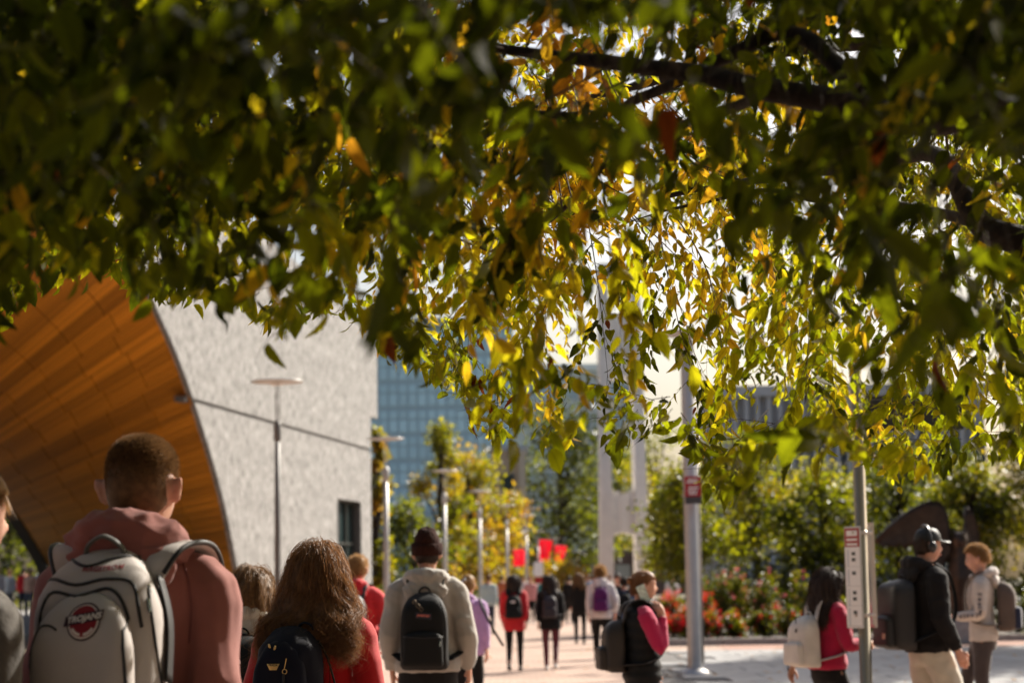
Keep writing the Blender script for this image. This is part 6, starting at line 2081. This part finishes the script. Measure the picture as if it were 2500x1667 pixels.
for a, b in zip(rows, rows[1:]):
    for k in range(4): bm.faces.new((a[k], a[(k + 1) % 4], b[(k + 1) % 4], b[k]))
link('brim', bm_mesh('brim', bm, True), mat('black_cap', (.010, .012, .012), .6), cp)
hp = thing('headphones', 'black over ear headphones worn over the black cap', 'headphones', p.location, p.rotation_euler.z, scale=p.scale[0])
bm = bmesh.new(); pth = [HC + Vector((.098 * math.cos(a), -.020, -.005 + .150 * math.sin(a))) for a in [math.pi * k / 16 for k in range(17)]]; tube(bm, pth, [(.014, .007)] * 17, 8, up=(0, 1, 0)); link('headband', bm_mesh('headband', bm, True), mat('headphone_plastic', (.02, .02, .021), .3), hp)
for s in (-1, 1):
    bm = bmesh.new(); ellipsoid(bm, HC + Vector((s * .100, -.012, -.012)), (.020, .034, .040)); link('ear_cup', bm_mesh('ear_cup', bm, True), mat('headphone_plastic', (.02, .02, .021), .3), hp)
r_, TB = simple_pack(p, 'big boxy black backpack with a small tan patch', mat('black_pack', (.012, .011, .011), .6), .31, .19, .50, .90, -.150, infl=.032, topr=.22, e=5.0, taper=.02)
link('tan_patch', stick_on(quad_mesh('tan_patch', [(.05, .98), (.095, .98), (.095, 1.02), (.05, 1.02)], 3), TB, .003), mat('tan_leather', (.40, .26, .18), .6), r_)
piping(r_, TB, [(-.15, 1.16), (0, 1.155), (.15, 1.16)], TRIM, .005)

# 18. curly haired man with glasses looking at a phone --------------------------
D18 = 19.0
p = person('curly haired man in a pale grey hoodie walking left with a phone', 2392, D18, HT(2385, 1333, D18), yaw=74, vox=.009, walk=.7, skin='fair',
           arms={-1: ((-.225, .0, 1.13), (-.10, .24, 1.10), (.35, .9, .05), (0, 0, 1), .5), 1: ((.225, .0, 1.13), (.11, .22, 1.09), (-.35, .9, .05), (0, 0, 1), .5)},
           top=dict(name='hoodie', mat=fabric('oatmeal_fleece', (.46, .41, .36)), hem=.88, inflate=.014, fold=.009), hood=dict(scale=1.1), trousers=dict(mat=BROWNJ, loose=.008, cuff=.055), shoes=SHOED, face=HAIR['brown'],
           head_tilt=Matrix.Rotation(R(-10), 3, 'X'),
           hair=(hair_short(.034, 3000, .0011, lie=.15, front=.42, side=.10, nape=-.25, thick=.010, curl=.008, T=12, up=.6), HAIR['blond']))
gl = empty_part('glasses', p)
for s in (-1, 1):
    bm = bmesh.new(); tube(bm, [HC + Matrix.Rotation(R(-10), 3, 'X') @ Vector((s * .032 + .022 * math.cos(a), .099, .0 + .019 * math.sin(a))) for a in [6.283 * k / 16 for k in range(17)]], .0016, 5); link('rim', bm_mesh('rim', bm), M_STEEL, gl)
ph = thing('phone', 'dark phone held low by the curly haired man', 'phone', p.location, p.rotation_euler.z, scale=p.scale[0])
bm = bmesh.new(); box(bm, -.036, .036, -.005, .005, -.072, .072, .004); bmesh.ops.transform(bm, matrix=Matrix.Translation((0, .33, 1.115)) @ Matrix.Rotation(R(-62), 4, 'X'), verts=bm.verts); link('case', bm_mesh('case', bm), M_DARKMETAL, ph)
bm = bmesh.new(); box(bm, -.032, .032, -.0062, -.0051, -.066, .066); bmesh.ops.transform(bm, matrix=Matrix.Translation((0, .33, 1.115)) @ Matrix.Rotation(R(-62), 4, 'X'), verts=bm.verts); link('screen', bm_mesh('screen', bm), M_GLASSDARK, ph)
simple_pack(p, 'brown backpack with a navy panel on the pale grey hoodie', BROWNB, .29, .17, .46, .97, -.15, pm=fabric('navy_panel', (.02, .025, .05)), infl=.03)
# letters printed down the sleeve that faces us
hd = next(c for c in p.children if c.name.startswith('hoodie'))
hb = surface_tree(hd.data)
sl = [Vector(q) for q in ((-.20, -.01, 1.34), (-.225, 0, 1.22), (-.225, .0, 1.13), (-.17, .11, 1.115), (-.12, .2, 1.105))]
pth = smooth_path(sl, 6)
for k in range(11):
    c = pth[2 + k * 2]; t_ = (pth[min(len(pth) - 1, 3 + k * 2)] - pth[1 + k * 2]).normalized()
    h_ = hb.ray_cast(c + Vector((-.5, 0, 0)), Vector((1, 0, 0)))[0]
    if h_ is None: continue
    up_ = Vector((1, 0, 0)).cross(t_).normalized()
    bm = bmesh.new()
    for a0, a1, b0, b1 in ((-.012, -.004, -.016, .016), (.003, .011, -.016, .016), (-.012, .011, -.004, .004)) if k % 3 else ((-.012, -.004, -.016, .016), (-.012, .011, .008, .016), (-.012, .011, -.016, -.008)):
        q = [h_ + Vector((-.004, 0, 0)) + t_ * a + up_ * b for a, b in ((a0, b0), (a1, b0), (a1, b1), (a0, b1))]
        vs_ = [bm.verts.new(v) for v in q] + [bm.verts.new(v + Vector((.006, 0, 0))) for v in q]
        for f in ((0, 1, 2, 3), (7, 6, 5, 4), (0, 4, 5, 1), (1, 5, 6, 2), (2, 6, 7, 3), (3, 7, 4, 0)): bm.faces.new([vs_[i] for i in f])
    link('sleeve_letter', bm_mesh('sleeve_letter', bm), mat('print_navy', (.03, .03, .06), .8), hd)

# 19. group on the terrace beyond the vault --------------------------------------
ter = setp(box_part('terrace', (-30, -9.5, 70.6, 90, .0, .62), M_KERB), 'raised stone terrace beyond the timber vault', kind='structure')
tb = [(-6, 1372, WHITEF, 'pale'), (22, 1376, fabric('powder_blue', (.42, .47, .5)), 'powder blue'), (57, 1384, REDK, 'red'), (73, 1386, fabric('peach', (.62, .34, .22)), 'peach'), (98, 1382, WHITEF, 'white, next to the vault edge'), (114, 1392, fabric('mint', (.5, .56, .5)), 'mint green')]
for k, (px, yt, tm, cl) in enumerate(tb):
    person('small distant person in %s seen through the vault' % cl, px, 72.5 + .5 * (k % 3), 1.72 - .06 * (k % 2), yaw=170 if k % 2 else 20, z0=.62, vox=.03, walk=.1, hands=False,
           top=dict(mat=tm, inflate=.026, fold=.006), trousers=dict(mat=DENIMG if k % 2 else DENIMD), shoes=SHOED, hair=(hair_short(.04, 300, .003, lie=.7, thick=.012), HAIR[['brown', 'blond', 'dark'][k % 3]]))
for o in bpy.data.objects:
    if '_arms' in o: del o['_arms']
bpy.data.scenes.remove(_WORK)
